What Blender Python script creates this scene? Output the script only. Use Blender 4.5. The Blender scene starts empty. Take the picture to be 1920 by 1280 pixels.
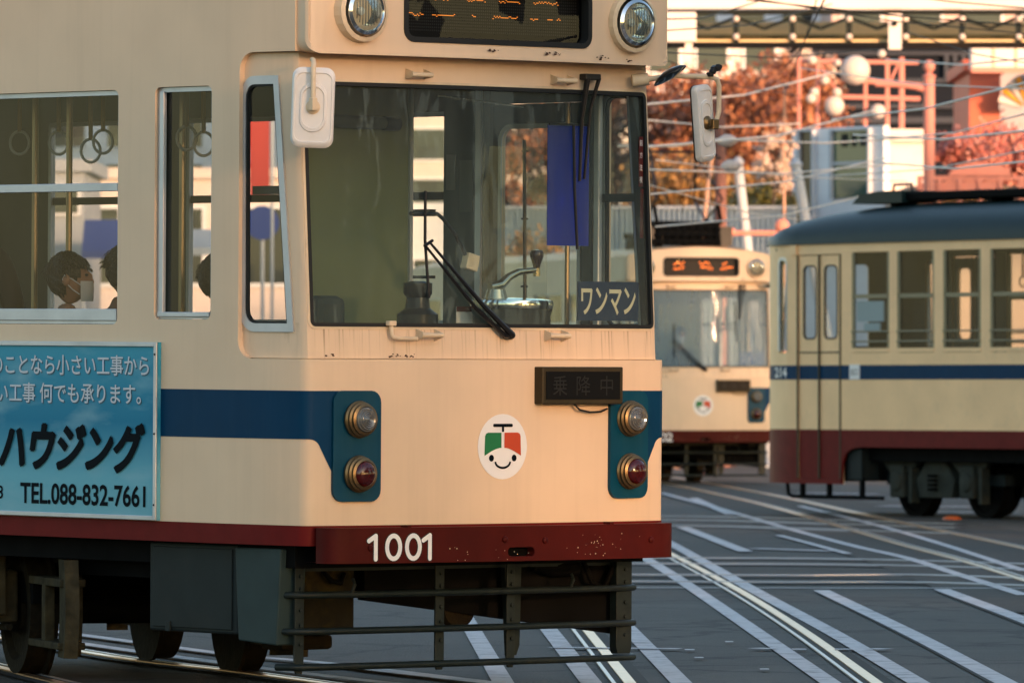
import bpy, bmesh, math, random
from math import sin, cos, pi, radians, atan, sqrt, hypot
from mathutils import Vector, Matrix
random.seed(7)
SC = bpy.context.scene
COL = SC.collection

# ------------------------------------------------------------------ camera
F, CH, HY = 14000.0, 1.44, 726.0          # focal length in photo pixels, eye height, horizon row
PIT = atan((HY - 640) / F)
cam_d = bpy.data.cameras.new('camera'); cam = bpy.data.objects.new('camera', cam_d); COL.objects.link(cam)
cam_d.sensor_width = 36; cam_d.lens = 36 * F / 1920
cam_d.clip_start = 0.5; cam_d.clip_end = 6000
cam.location = (0, 0, CH); cam.rotation_euler = (pi / 2 + PIT, 0, 0)
cam_d.dof.use_dof = True; cam_d.dof.focus_distance = 35.6; cam_d.dof.aperture_fstop = 9.0
SC.camera = cam

# ------------------------------------------------------------------ sky, sun, exposure
SUN_EL, SUN_AZ = radians(9), radians(144)   # azimuth clockwise from +Y: behind the camera, to the right
W = bpy.data.worlds.new('World'); SC.world = W; W.use_nodes = True
wn = W.node_tree.nodes; wl = W.node_tree.links
bg = wn['Background']
sky = wn.new('ShaderNodeTexSky'); sky.sky_type = 'NISHITA'; sky.sun_disc = False
sky.sun_elevation = SUN_EL; sky.sun_rotation = SUN_AZ; sky.air_density = 1.0; sky.dust_density = 0.9; sky.ozone_density = 1.0
wl.new(sky.outputs[0], bg.inputs[0]); bg.inputs[1].default_value = 0.15
sd = bpy.data.lights.new('sun', 'SUN'); sun = bpy.data.objects.new('sun', sd); COL.objects.link(sun)
sd.energy = 3.4; sd.angle = radians(5); sd.color = (1.0, 0.56, 0.32)
S = Vector((sin(SUN_AZ) * cos(SUN_EL), cos(SUN_AZ) * cos(SUN_EL), sin(SUN_EL)))
sun.rotation_euler = S.to_track_quat('Z', 'Y').to_euler()
SC.view_settings.view_transform = 'Standard'; SC.view_settings.look = 'None'
SC.view_settings.exposure = 1.42; SC.view_settings.gamma = 1.0
SC.cycles.max_bounces = 10; SC.cycles.transparent_max_bounces = 24
SC.cycles.use_denoising = True
SC.cycles.caustics_reflective = False; SC.cycles.caustics_refractive = False

# ------------------------------------------------------------------ survey: photo pixel -> point in the place
def ray(px, py):
    dx, dz = (px - 960) / F, -(py - 640) / F
    c, s = cos(PIT), sin(PIT)
    return Vector((dx, c - dz * s, s + dz * c))
def at(px, py, D):
    d = ray(px, py); return Vector((0, 0, CH)) + d * (D / d.y)
def gp(px, py, z=0.0):
    d = ray(px, py); return Vector((0, 0, CH)) + d * ((z - CH) / d.z)

# ------------------------------------------------------------------ materials
def mat(name, col, rough=0.5, metal=0.0, var=0.0, scale=6.0, grime=0.0, gcol=(0.12, 0.08, 0.05), streak=False,
        bump=0.0, bscale=60.0, coat=0.0, spec=0.28, emit=None, estr=0.0, trans=0.0):
    m = bpy.data.materials.new(name); m.use_nodes = True
    n = m.node_tree.nodes; l = m.node_tree.links; p = n['Principled BSDF']
    p.inputs['Base Color'].default_value = (*col, 1); p.inputs['Roughness'].default_value = rough
    p.inputs['Metallic'].default_value = metal; p.inputs['Coat Weight'].default_value = coat
    p.inputs['Specular IOR Level'].default_value = spec
    p.inputs['Transmission Weight'].default_value = trans
    if emit: p.inputs['Emission Color'].default_value = (*emit, 1); p.inputs['Emission Strength'].default_value = estr
    tc = n.new('ShaderNodeTexCoord')
    last = None
    if var > 0:
        t = n.new('ShaderNodeTexNoise'); t.inputs['Scale'].default_value = scale; t.inputs['Detail'].default_value = 6
        l.new(tc.outputs['Object'], t.inputs['Vector'])
        mr = n.new('ShaderNodeMapRange'); mr.inputs[1].default_value = 0.3; mr.inputs[2].default_value = 0.7
        mr.inputs[3].default_value = 1 - var; mr.inputs[4].default_value = 1 + var
        l.new(t.outputs[0], mr.inputs[0])
        mx = n.new('ShaderNodeMix'); mx.data_type = 'RGBA'; mx.blend_type = 'MULTIPLY'; mx.inputs[0].default_value = 1
        mx.inputs[6].default_value = (*col, 1); l.new(mr.outputs[0], mx.inputs[7])
        last = mx.outputs[2]
    if grime > 0:
        mp = n.new('ShaderNodeMapping'); l.new(tc.outputs['Object'], mp.inputs[0])
        mp.inputs['Scale'].default_value = (13, 13, .55) if streak else (5, 5, 5)
        t = n.new('ShaderNodeTexNoise'); t.inputs['Scale'].default_value = 1.0; t.inputs['Detail'].default_value = 8
        t.inputs['Roughness'].default_value = 0.65
        l.new(mp.outputs[0], t.inputs['Vector'])
        mr = n.new('ShaderNodeMapRange'); mr.inputs[1].default_value = 0.5; mr.inputs[2].default_value = 0.78
        mr.inputs[3].default_value = 0; mr.inputs[4].default_value = grime
        l.new(t.outputs[0], mr.inputs[0])
        mx = n.new('ShaderNodeMix'); mx.data_type = 'RGBA'
        l.new(mr.outputs[0], mx.inputs[0])
        if last: l.new(last, mx.inputs[6])
        else: mx.inputs[6].default_value = (*col, 1)
        mx.inputs[7].default_value = (*gcol, 1); last = mx.outputs[2]
        ma = n.new('ShaderNodeMath'); ma.operation = 'MULTIPLY_ADD'
        l.new(mr.outputs[0], ma.inputs[0]); ma.inputs[1].default_value = 0.35; ma.inputs[2].default_value = rough
        l.new(ma.outputs[0], p.inputs['Roughness'])
    if last: l.new(last, p.inputs['Base Color'])
    if bump > 0:
        t = n.new('ShaderNodeTexNoise'); t.inputs['Scale'].default_value = bscale; t.inputs['Detail'].default_value = 4
        l.new(tc.outputs['Object'], t.inputs['Vector'])
        b = n.new('ShaderNodeBump'); b.inputs['Strength'].default_value = bump; b.inputs['Distance'].default_value = 0.01
        l.new(t.outputs[0], b.inputs['Height']); l.new(b.outputs[0], p.inputs['Normal'])
    return m
def glass(name, tint=(0.86, 0.9, 0.88), refl=0.10, rough=0.0, ior=1.45, veil=0.0, dcol=(0.55, 0.52, 0.46), rk=1.0, amp=1.0):
    m = bpy.data.materials.new(name); m.use_nodes = True
    n = m.node_tree.nodes; l = m.node_tree.links; n.clear()
    o = n.new('ShaderNodeOutputMaterial'); tr = n.new('ShaderNodeBsdfTransparent'); tr.inputs[0].default_value = (*tint, 1)
    g = n.new('ShaderNodeBsdfGlossy'); g.inputs['Roughness'].default_value = rough
    lw = n.new('ShaderNodeLayerWeight'); lw.inputs[0].default_value = 0.5      # same from both faces of the pane
    pw = n.new('ShaderNodeMath'); pw.operation = 'POWER'; l.new(lw.outputs['Facing'], pw.inputs[0]); pw.inputs[1].default_value = 5
    f0 = ((ior - 1) / (ior + 1)) ** 2 * rk
    fr = n.new('ShaderNodeMath'); fr.operation = 'MULTIPLY_ADD'; l.new(pw.outputs[0], fr.inputs[0]); fr.inputs[1].default_value = 1 - f0; fr.inputs[2].default_value = f0
    mx = n.new('ShaderNodeMixShader'); l.new(fr.outputs[0], mx.inputs[0]); l.new(tr.outputs[0], mx.inputs[1]); l.new(g.outputs[0], mx.inputs[2])
    last = mx.outputs[0]
    if veil > 0:      # film on the pane: dried dirt, but painted reflected sky on the distant tram
        df = n.new('ShaderNodeBsdfDiffuse'); df.inputs[0].default_value = (*dcol, 1)
        tc = n.new('ShaderNodeTexCoord'); mp = n.new('ShaderNodeMapping'); mp.inputs['Scale'].default_value = (9, 9, 1.2)
        t = n.new('ShaderNodeTexNoise'); t.inputs['Scale'].default_value = 1.5; t.inputs['Detail'].default_value = 6
        l.new(tc.outputs['Object'], mp.inputs[0]); l.new(mp.outputs[0], t.inputs['Vector'])
        mr = n.new('ShaderNodeMapRange'); mr.inputs[1].default_value = 0.35; mr.inputs[2].default_value = 0.75
        mr.inputs[3].default_value = veil * (1 - .7 * amp); mr.inputs[4].default_value = veil * (1 + .6 * amp)
        l.new(t.outputs[0], mr.inputs[0])
        m2 = n.new('ShaderNodeMixShader'); l.new(mr.outputs[0], m2.inputs[0]); l.new(last, m2.inputs[1]); l.new(df.outputs[0], m2.inputs[2])
        last = m2.outputs[0]
    l.new(last, o.inputs[0])
    return m

M = {}
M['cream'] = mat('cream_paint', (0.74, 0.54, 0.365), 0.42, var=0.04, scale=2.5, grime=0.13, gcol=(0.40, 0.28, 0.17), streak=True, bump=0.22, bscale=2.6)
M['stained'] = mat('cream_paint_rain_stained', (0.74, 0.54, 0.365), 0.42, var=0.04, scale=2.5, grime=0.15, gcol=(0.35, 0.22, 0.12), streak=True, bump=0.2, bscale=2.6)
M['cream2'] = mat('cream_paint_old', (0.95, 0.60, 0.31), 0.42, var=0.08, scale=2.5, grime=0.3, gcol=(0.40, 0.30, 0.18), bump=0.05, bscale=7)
M['trim'] = mat('cream_trim', (0.70, 0.54, 0.36), 0.4, var=0.05, grime=0.35, gcol=(0.22, 0.12, 0.06))
M['blue'] = mat('band_blue', (0.0005, 0.034, 0.085), 0.5, spec=.10, var=0.06, grime=0.12, gcol=(0.05, 0.09, 0.12), streak=True)
M['teal'] = mat('lamp_panel_teal', (0.001, 0.048, 0.085), 0.45, spec=.15, var=0.08, grime=0.15, gcol=(0.05, 0.1, 0.1), streak=True)
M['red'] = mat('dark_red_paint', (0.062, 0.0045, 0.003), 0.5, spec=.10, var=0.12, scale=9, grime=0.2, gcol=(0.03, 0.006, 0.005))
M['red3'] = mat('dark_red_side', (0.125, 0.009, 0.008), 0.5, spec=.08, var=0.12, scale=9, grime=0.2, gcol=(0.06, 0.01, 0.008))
M['white'] = mat('white_paint', (0.80, 0.77, 0.74), 0.4, var=0.03)
M['mirror_shell'] = mat('mirror_shell_white', (0.76, 0.71, 0.66), 0.4, var=0.04, grime=0.3, gcol=(0.45, 0.32, 0.18))
M['alu'] = mat('aluminium_frame', (0.50, 0.51, 0.53), 0.42, 0.55, var=0.08, grime=0.15, gcol=(0.2, 0.18, 0.15))
M['rubber'] = mat('black_rubber', (0.012, 0.013, 0.013), 0.55)
M['black'] = mat('black_plastic', (0.012, 0.012, 0.013), 0.3)
M['display'] = mat('display_black', (0.005, 0.005, 0.006), 0.3, spec=.1)
M['ledoff'] = mat('unlit_leds', (0.009, 0.009, 0.009), 0.5)
M['amber'] = mat('amber_leds', (0.3, 0.12, 0.02), 0.5, emit=(1.0, 0.26, 0.03), estr=0.34)
M['amber2'] = mat('orange_leds', (0.3, 0.08, 0.01), 0.5, emit=(1.0, 0.17, 0.02), estr=1.3)
M['bronze'] = mat('bronze_bezel', (0.19, 0.125, 0.06), 0.36, 0.8, var=0.15, scale=20, grime=0.3, gcol=(0.06, 0.045, 0.03))
M['boardframe'] = mat('board_frame_bronze', (0.05, 0.038, 0.02), 0.5, 0.4, var=.2, spec=.2)
M['chrome'] = mat('chrome', (0.75, 0.75, 0.75), 0.12, 1.0)
M['darkmirror'] = mat('dark_mirror', (0.03, 0.04, 0.045), 0.08, 0.6)
M['steel'] = mat('worn_steel', (0.55, 0.52, 0.48), 0.28, 1.0, var=0.1, scale=15)
M['brass'] = mat('polished_brass_steel', (0.62, 0.52, 0.36), 0.2, 1.0)
M['lensclear'] = mat('clear_ribbed_lens', (0.17, 0.165, 0.15), 0.12, 0.35, coat=.6)
M['lensred'] = mat('red_lens', (0.05, 0.003, 0.003), 0.12, 0.0, coat=.6)
M['under'] = mat('underframe_black', (0.004, 0.004, 0.004), 0.8, spec=.05, var=0.3)
M['underbrown'] = mat('dirty_bogie_iron', (0.013, 0.010, 0.006), 0.8, spec=.08, var=0.35, scale=14, grime=0.5, gcol=(0.030, 0.021, 0.008), bump=0.4, bscale=40)
M['dusty'] = mat('dusty_tan_iron', (0.040, 0.033, 0.019), 0.8, spec=.08, var=0.4, scale=14, grime=0.6, gcol=(0.085, 0.062, 0.028), bump=0.4, bscale=40)
M['undergreen'] = mat('equipment_grey_green', (0.014, 0.020, 0.021), 0.55, spec=.12, var=0.15, grime=0.25, gcol=(0.05, 0.04, 0.03))
M['stepgreen'] = mat('step_grey_green', (0.028, 0.046, 0.047), 0.55, spec=.12, var=0.1, grime=0.2, gcol=(0.05, 0.045, 0.035))
M['cage'] = mat('guard_dark_green', (0.010, 0.016, 0.016), 0.45, spec=.2, var=0.2, scale=20, grime=0.35, gcol=(0.04, 0.034, 0.022))
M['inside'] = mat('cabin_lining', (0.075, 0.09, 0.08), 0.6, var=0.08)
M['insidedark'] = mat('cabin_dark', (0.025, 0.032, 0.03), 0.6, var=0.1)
M['olive'] = mat('olive_partition', (0.15, 0.17, 0.085), 0.55, var=0.12, scale=2.0)
M['floor'] = mat('cabin_floor', (0.06, 0.055, 0.05), 0.7)
M['seat'] = mat('seat_cloth', (0.03, 0.04, 0.035), 0.8)
M['blueshade'] = glass('blue_sun_shade', (0.02, 0.06, 0.55), ior=1.3, rough=0.1, veil=.4, dcol=(.015, .07, .75), amp=.2)
M['windshield'] = glass('windshield_glass', (0.80, 0.87, 0.83), veil=0.09, rk=.45, dcol=(.40, .47, .42), amp=.3)
M['pane'] = glass('side_glass', (0.74, 0.78, 0.78), veil=0.025, rk=.7)
M['sky_glass'] = glass('windscreen_painted_sky', (0.7, 0.74, 0.74), veil=.36, dcol=(.34, .47, .54), amp=.06, rk=.12)  # grey-blue diffuse film paints the sky mirrored in this windscreen
M['acrylic'] = glass('clear_acrylic', (0.93, 0.94, 0.93), ior=1.3)
M['navy'] = mat('navy_plate', (0.008, 0.028, 0.075), 0.4)
M['ivory'] = mat('ivory_letters', (0.75, 0.66, 0.46), 0.5)
M['sticker'] = mat('red_sticker', (0.07, 0.006, 0.006), 0.5)
M['green'] = mat('emblem_green', (0.012, 0.16, 0.055), 0.4)
M['vermil'] = mat('emblem_vermilion', (0.50, 0.060, 0.022), 0.4)
M['greentext'] = mat('dark_print', (0.003, 0.006, 0.009), 0.6, spec=.04)
M['rust'] = mat('rust', (0.055, 0.020, 0.010), 0.85, var=0.3, scale=60)
M['strapw'] = mat('strap_ring', (0.30, 0.30, 0.27), 0.4)
M['strapb'] = mat('strap_webbing', (0.20, 0.12, 0.05), 0.7)
M['pole'] = mat('handrail_metal', (0.26, 0.20, 0.12), 0.3, 0.9)
M['roofgreen'] = mat('roof_dark_green', (0.006, 0.019, 0.019), 0.42, spec=.2, var=0.1)
M['skin'] = mat('skin', (0.24, 0.13, 0.085), 0.5)
M['hair'] = mat('dark_hair', (0.010, 0.008, 0.007), 0.45, bump=0.5, bscale=90)
M['coat'] = mat('dark_coat', (0.012, 0.013, 0.017), 0.8)
M['coat2'] = mat('patterned_jacket', (0.03, 0.035, 0.04), 0.8, var=0.6, scale=40)
M['trousers'] = mat('dark_trousers', (0.015, 0.016, 0.02), 0.8)
M['mask'] = mat('white_mask', (0.42, 0.44, 0.46), 0.7)

def rain_streaks(m, z0, z1):
    n = m.node_tree.nodes; l = m.node_tree.links; p = n['Principled BSDF']; src = p.inputs['Base Color'].links[0].from_socket
    tc = n.new('ShaderNodeTexCoord'); mp = n.new('ShaderNodeMapping'); mp.inputs['Scale'].default_value = (70, 5, 1.6); l.new(tc.outputs['Object'], mp.inputs[0])
    t = n.new('ShaderNodeTexNoise'); t.inputs['Scale'].default_value = 1; t.inputs['Detail'].default_value = 5; l.new(mp.outputs[0], t.inputs['Vector'])
    r = n.new('ShaderNodeMapRange'); r.inputs[1].default_value = .56; r.inputs[2].default_value = .72; l.new(t.outputs[0], r.inputs[0])
    sp = n.new('ShaderNodeSeparateXYZ'); l.new(tc.outputs['Object'], sp.inputs[0])
    k = n.new('ShaderNodeMapRange'); k.inputs[1].default_value = z0; k.inputs[2].default_value = z1; k.inputs[3].default_value = 0; k.inputs[4].default_value = .75; l.new(sp.outputs[2], k.inputs[0])
    k2 = n.new('ShaderNodeMath'); k2.operation = 'LESS_THAN'; l.new(sp.outputs[2], k2.inputs[0]); k2.inputs[1].default_value = z1 + .02
    a = n.new('ShaderNodeMath'); a.operation = 'MULTIPLY'; l.new(r.outputs[0], a.inputs[0]); l.new(k.outputs[0], a.inputs[1])
    b = n.new('ShaderNodeMath'); b.operation = 'MULTIPLY'; l.new(a.outputs[0], b.inputs[0]); l.new(k2.outputs[0], b.inputs[1])
    mx = n.new('ShaderNodeMix'); mx.data_type = 'RGBA'; l.new(b.outputs[0], mx.inputs[0]); l.new(src, mx.inputs[6]); mx.inputs[7].default_value = (.20, .10, .045, 1)
    l.new(mx.outputs[2], p.inputs['Base Color'])
rain_streaks(M['stained'], 1.55, 1.735)

# ------------------------------------------------------------------ mesh helpers
def tag(o, label=None, cat=None, group=None, kind=None):
    if label: o['label'] = label
    if cat: o['category'] = cat
    if group: o['group'] = group
    if kind: o['kind'] = kind
    return o
def empty(name, loc=(0, 0, 0), rot=(0, 0, 0), label=None, cat=None, group=None):
    o = bpy.data.objects.new(name, None); COL.objects.link(o); o.location = loc; o.rotation_euler = rot
    o.empty_display_size = 0.2
    return tag(o, label, cat, group)
def link(name, me, mats, parent=None, smooth=False, bevel=0.0, split=None):
    o = bpy.data.objects.new(name, me); COL.objects.link(o)
    for m in (mats if isinstance(mats, (list, tuple)) else [mats]):
        me.materials.append(M[m] if isinstance(m, str) else m)
    if parent: o.parent = parent
    if bevel:
        b = o.modifiers.new('bevel', 'BEVEL'); b.width = bevel; b.segments = 2; b.limit_method = 'ANGLE'; b.angle_limit = radians(40)
    if smooth:
        for p in me.polygons: p.use_smooth = True
        me.set_sharp_from_angle(angle=radians(38))
    return o
class MB:
    def __init__(s): s.v = []; s.f = []
    def add(s, vs, fs):
        k = len(s.v); s.v += [tuple(v) for v in vs]; s.f += [tuple(i + k for i in f) for f in fs]; return s
    def box(s, c, d, R=None):
        hx, hy, hz = d[0] / 2, d[1] / 2, d[2] / 2
        vs = [Vector((x * hx, y * hy, z * hz)) for x in (-1, 1) for y in (-1, 1) for z in (-1, 1)]
        if R: vs = [R @ v for v in vs]
        c = Vector(c)
        return s.add([v + c for v in vs], [(0, 1, 3, 2), (4, 6, 7, 5), (0, 4, 5, 1), (2, 3, 7, 6), (0, 2, 6, 4), (1, 5, 7, 3)])
    def lim(s, x0, x1, y0, y1, z0, z1): return s.box(((x0 + x1) / 2, (y0 + y1) / 2, (z0 + z1) / 2), (abs(x1 - x0), abs(y1 - y0), abs(z1 - z0)))
    def tube(s, pts, r, n=8, caps=True):
        pts = [Vector(p) for p in pts]; rs = r if isinstance(r, (list, tuple)) else [r] * len(pts)
        vs = []; up = None
        for i, p in enumerate(pts):
            d = (pts[min(i + 1, len(pts) - 1)] - pts[max(i - 1, 0)]).normalized()
            if up is None: up = d.orthogonal().normalized()
            up = (up - d * up.dot(d))
            up = up.normalized() if up.length > 1e-6 else d.orthogonal().normalized()
            w = d.cross(up)
            vs += [p + (up * cos(2 * pi * k / n) + w * sin(2 * pi * k / n)) * rs[i] for k in range(n)]
        fs = [(i * n + k, i * n + (k + 1) % n, (i + 1) * n + (k + 1) % n, (i + 1) * n + k) for i in range(len(pts) - 1) for k in range(n)]
        if caps: fs += [tuple(range(n - 1, -1, -1)), tuple((len(pts) - 1) * n + k for k in range(n))]
        return s.add(vs, fs)
    def lathe(s, prof, c, axis, n=24, caps=False):
        a = Vector(axis).normalized(); u = a.orthogonal().normalized(); w = a.cross(u); c = Vector(c)
        vs = [c + a * h + (u * cos(2 * pi * k / n) + w * sin(2 * pi * k / n)) * r for (r, h) in prof for k in range(n)]
        fs = [(i * n + k, i * n + (k + 1) % n, (i + 1) * n + (k + 1) % n, (i + 1) * n + k) for i in range(len(prof) - 1) for k in range(n)]
        if caps: fs += [tuple(range(n - 1, -1, -1)), tuple((len(prof) - 1) * n + k for k in range(n))]
        return s.add(vs, fs)
    def sphere(s, c, r, nu=14, nv=9):
        r = r if isinstance(r, (list, tuple)) else (r, r, r)
        vs = []; fs = []
        for j in range(nv + 1):
            t = pi * j / nv
            for i in range(nu):
                p = 2 * pi * i / nu
                vs.append((c[0] + r[0] * sin(t) * cos(p), c[1] + r[1] * sin(t) * sin(p), c[2] + r[2] * cos(t)))
        for j in range(nv):
            for i in range(nu): fs.append((j * nu + i, (j + 1) * nu + i, (j + 1) * nu + (i + 1) % nu, j * nu + (i + 1) % nu))
        return s.add(vs, fs)
    def prism(s, poly, fn, d):      # poly 2D -> fn(a, b, depth) 3D
        n = len(poly)
        vs = [fn(a, b, 0) for a, b in poly] + [fn(a, b, d) for a, b in poly]
        return s.add(vs, [tuple(range(n)), tuple(range(2 * n - 1, n - 1, -1))] + [(i, i + n, (i + 1) % n + n, (i + 1) % n) for i in range(n)])
    def build(s, name, m, parent=None, smooth=False, bevel=0.0, fix=True):
        me = bpy.data.meshes.new(name); me.from_pydata(s.v, [], s.f)
        if fix:
            bm = bmesh.new(); bm.from_mesh(me); bmesh.ops.recalc_face_normals(bm, faces=bm.faces); bm.to_mesh(me); bm.free()
        me.update()
        return link(name, me, m, parent, smooth, bevel)
def rrect(a0, b0, a1, b1, r, n=5):
    if a0 > a1: a0, a1 = a1, a0
    rs = r if isinstance(r, (list, tuple)) else [r] * 4      # corners: (a0,b0) (a1,b0) (a1,b1) (a0,b1)
    out = []
    for (cx, cy, sx, sy, st, rr) in ((a0, b0, 1, 1, pi, rs[0]), (a1, b0, -1, 1, 1.5 * pi, rs[1]), (a1, b1, -1, -1, 0, rs[2]), (a0, b1, 1, -1, .5 * pi, rs[3])):
        if rr <= 0: out.append((cx, cy)); continue
        for k in range(n + 1):
            t = st + .5 * pi * k / n
            out.append((cx + sx * rr + rr * cos(t), cy + sy * rr + rr * sin(t)))
    return out
def ccw(p): return p if sum(p[i][0] * p[(i + 1) % len(p)][1] - p[(i + 1) % len(p)][0] * p[i][1] for i in range(len(p))) > 0 else p[::-1]
def inset(p, d):
    p = ccw(p); n = len(p); out = []
    for i in range(n):
        a, b, c = Vector(p[i - 1]), Vector(p[i]), Vector(p[(i + 1) % n])
        e1 = (b - a); e2 = (c - b)
        n1 = Vector((-e1.y, e1.x)).normalized(); n2 = Vector((-e2.y, e2.x)).normalized()
        m = (n1 + n2)
        q = b + m * (d / max(.3, 1 + n1.dot(n2)))
        out.append((q.x, q.y))
    return out
def sheet(name, outline, holes, cuts, fn, mats, parent, thick=0.0, out=None, vcuts=(), inner=False, smooth=True):
    """flat outline with holes, cut at u (and v) lines, wrapped on fn(u, v) -> 3D, thickened inwards. out = a point inside, normals point away from it."""
    bm = bmesh.new()
    for loop in [outline] + list(holes):
        vs = [bm.verts.new((a, b, 0)) for a, b in loop]
        for i in range(len(vs)): bm.edges.new((vs[i], vs[(i + 1) % len(vs)]))
    bmesh.ops.triangle_fill(bm, use_beauty=True, edges=bm.edges[:])
    for c, ax in [(c, (1, 0, 0)) for c in cuts] + [(c, (0, 1, 0)) for c in vcuts]:
        co = (c, 0, 0) if ax[0] else (0, c, 0)
        bmesh.ops.bisect_plane(bm, geom=bm.verts[:] + bm.edges[:] + bm.faces[:], plane_co=co, plane_no=ax, dist=1e-5)
    bmesh.ops.dissolve_degenerate(bm, dist=1e-6, edges=bm.edges[:])
    for v in bm.verts: v.co = Vector(fn(v.co.x, v.co.y))
    bmesh.ops.recalc_face_normals(bm, faces=bm.faces)
    bm.normal_update()
    if out is not None:
        t = sum((f.normal.dot(f.calc_center_median() - Vector(out((f.calc_center_median())) if callable(out) else out)) * f.calc_area() for f in bm.faces))
        if t < 0: bmesh.ops.reverse_faces(bm, faces=bm.faces)
    me = bpy.data.meshes.new(name); bm.to_mesh(me); bm.free()
    o = link(name, me, mats, parent)
    if smooth:
        for p in me.polygons: p.use_smooth = True
    if thick:
        s = o.modifiers.new('solid', 'SOLIDIFY'); s.thickness = thick; s.offset = -1
        if inner: s.material_offset = 1
    if smooth:
        e = o.modifiers.new('split', 'EDGE_SPLIT'); e.split_angle = radians(32)
    return o
def text(name, body, size, fn, m, parent, bold=0.0, sx=1.0, shear=0.0, align='CENTER', width=None, height=None):
    cu = bpy.data.curves.new(name, 'FONT'); cu.body = body; cu.size = 1.0; cu.offset = bold; cu.shear = shear
    cu.align_x = 'LEFT'; cu.resolution_u = 4; cu.fill_mode = 'FRONT'
    t = bpy.data.objects.new(name + '_c', cu); COL.objects.link(t)
    dg = bpy.context.evaluated_depsgraph_get(); me = bpy.data.meshes.new_from_object(t.evaluated_get(dg))
    bpy.data.objects.remove(t); bpy.data.curves.remove(cu)
    if not me.vertices: return None
    xs = [v.co.x for v in me.vertices]; ys = [v.co.y for v in me.vertices]
    x0, x1, y0, y1 = min(xs), max(xs), min(ys), max(ys)
    kx = (width / (x1 - x0)) if width else size * sx
    ky = (height / (y1 - y0)) if height else size
    ox = {'CENTER': (x0 + x1) / 2, 'LEFT': x0, 'RIGHT': x1}[align]
    for v in me.vertices: v.co = Vector(fn((v.co.x - ox) * kx, (v.co.y - (y0 + y1) / 2) * ky))
    me.name = name
    return link(name, me, m, parent)
def stroke(pts, w, n=8):      # flat ribbon with round ends, list of polygons
    polys = []
    for (a, b) in zip(pts[:-1], pts[1:]):
        d = Vector((b[0] - a[0], b[1] - a[1])); L = d.length; ang = math.atan2(d.y, d.x)
        P = []
        for k in range(n + 1):
            t = ang + pi / 2 + pi * k / n; P.append((a[0] + w / 2 * cos(t), a[1] + w / 2 * sin(t)))
        for k in range(n + 1):
            t = ang - pi / 2 + pi * k / n; P.append((b[0] + w / 2 * cos(t), b[1] + w / 2 * sin(t)))
        polys.append(P)
    return polys
def ribbon(name, pts, w, fn, m, parent, closed=False):      # mitred ribbon along a 2D polyline
    n = len(pts); L = []; R = []
    for i in range(n):
        a = Vector(pts[i - 1] if (i or closed) else pts[i]); b = Vector(pts[(i + 1) % n] if (i < n - 1 or closed) else pts[i])
        d = (b - a).normalized(); nn = Vector((-d.y, d.x)) * w / 2; p = Vector(pts[i])
        L.append(p + nn); R.append(p - nn)
    mb = MB(); mb.v = [fn(p.x, p.y) for p in L] + [fn(p.x, p.y) for p in R]
    mb.f = [(i, (i + 1) % n, (i + 1) % n + n, i + n) for i in range(n if closed else n - 1)]
    return mb.build(name, m, parent, fix=False)
def polyplate(name, polys, fn, m, parent, smooth=False):
    mb = MB()
    for P in polys: mb.add([fn(a, b) for a, b in P], [tuple(range(len(P)))])
    return mb.build(name, m, parent, fix=False)
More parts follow.
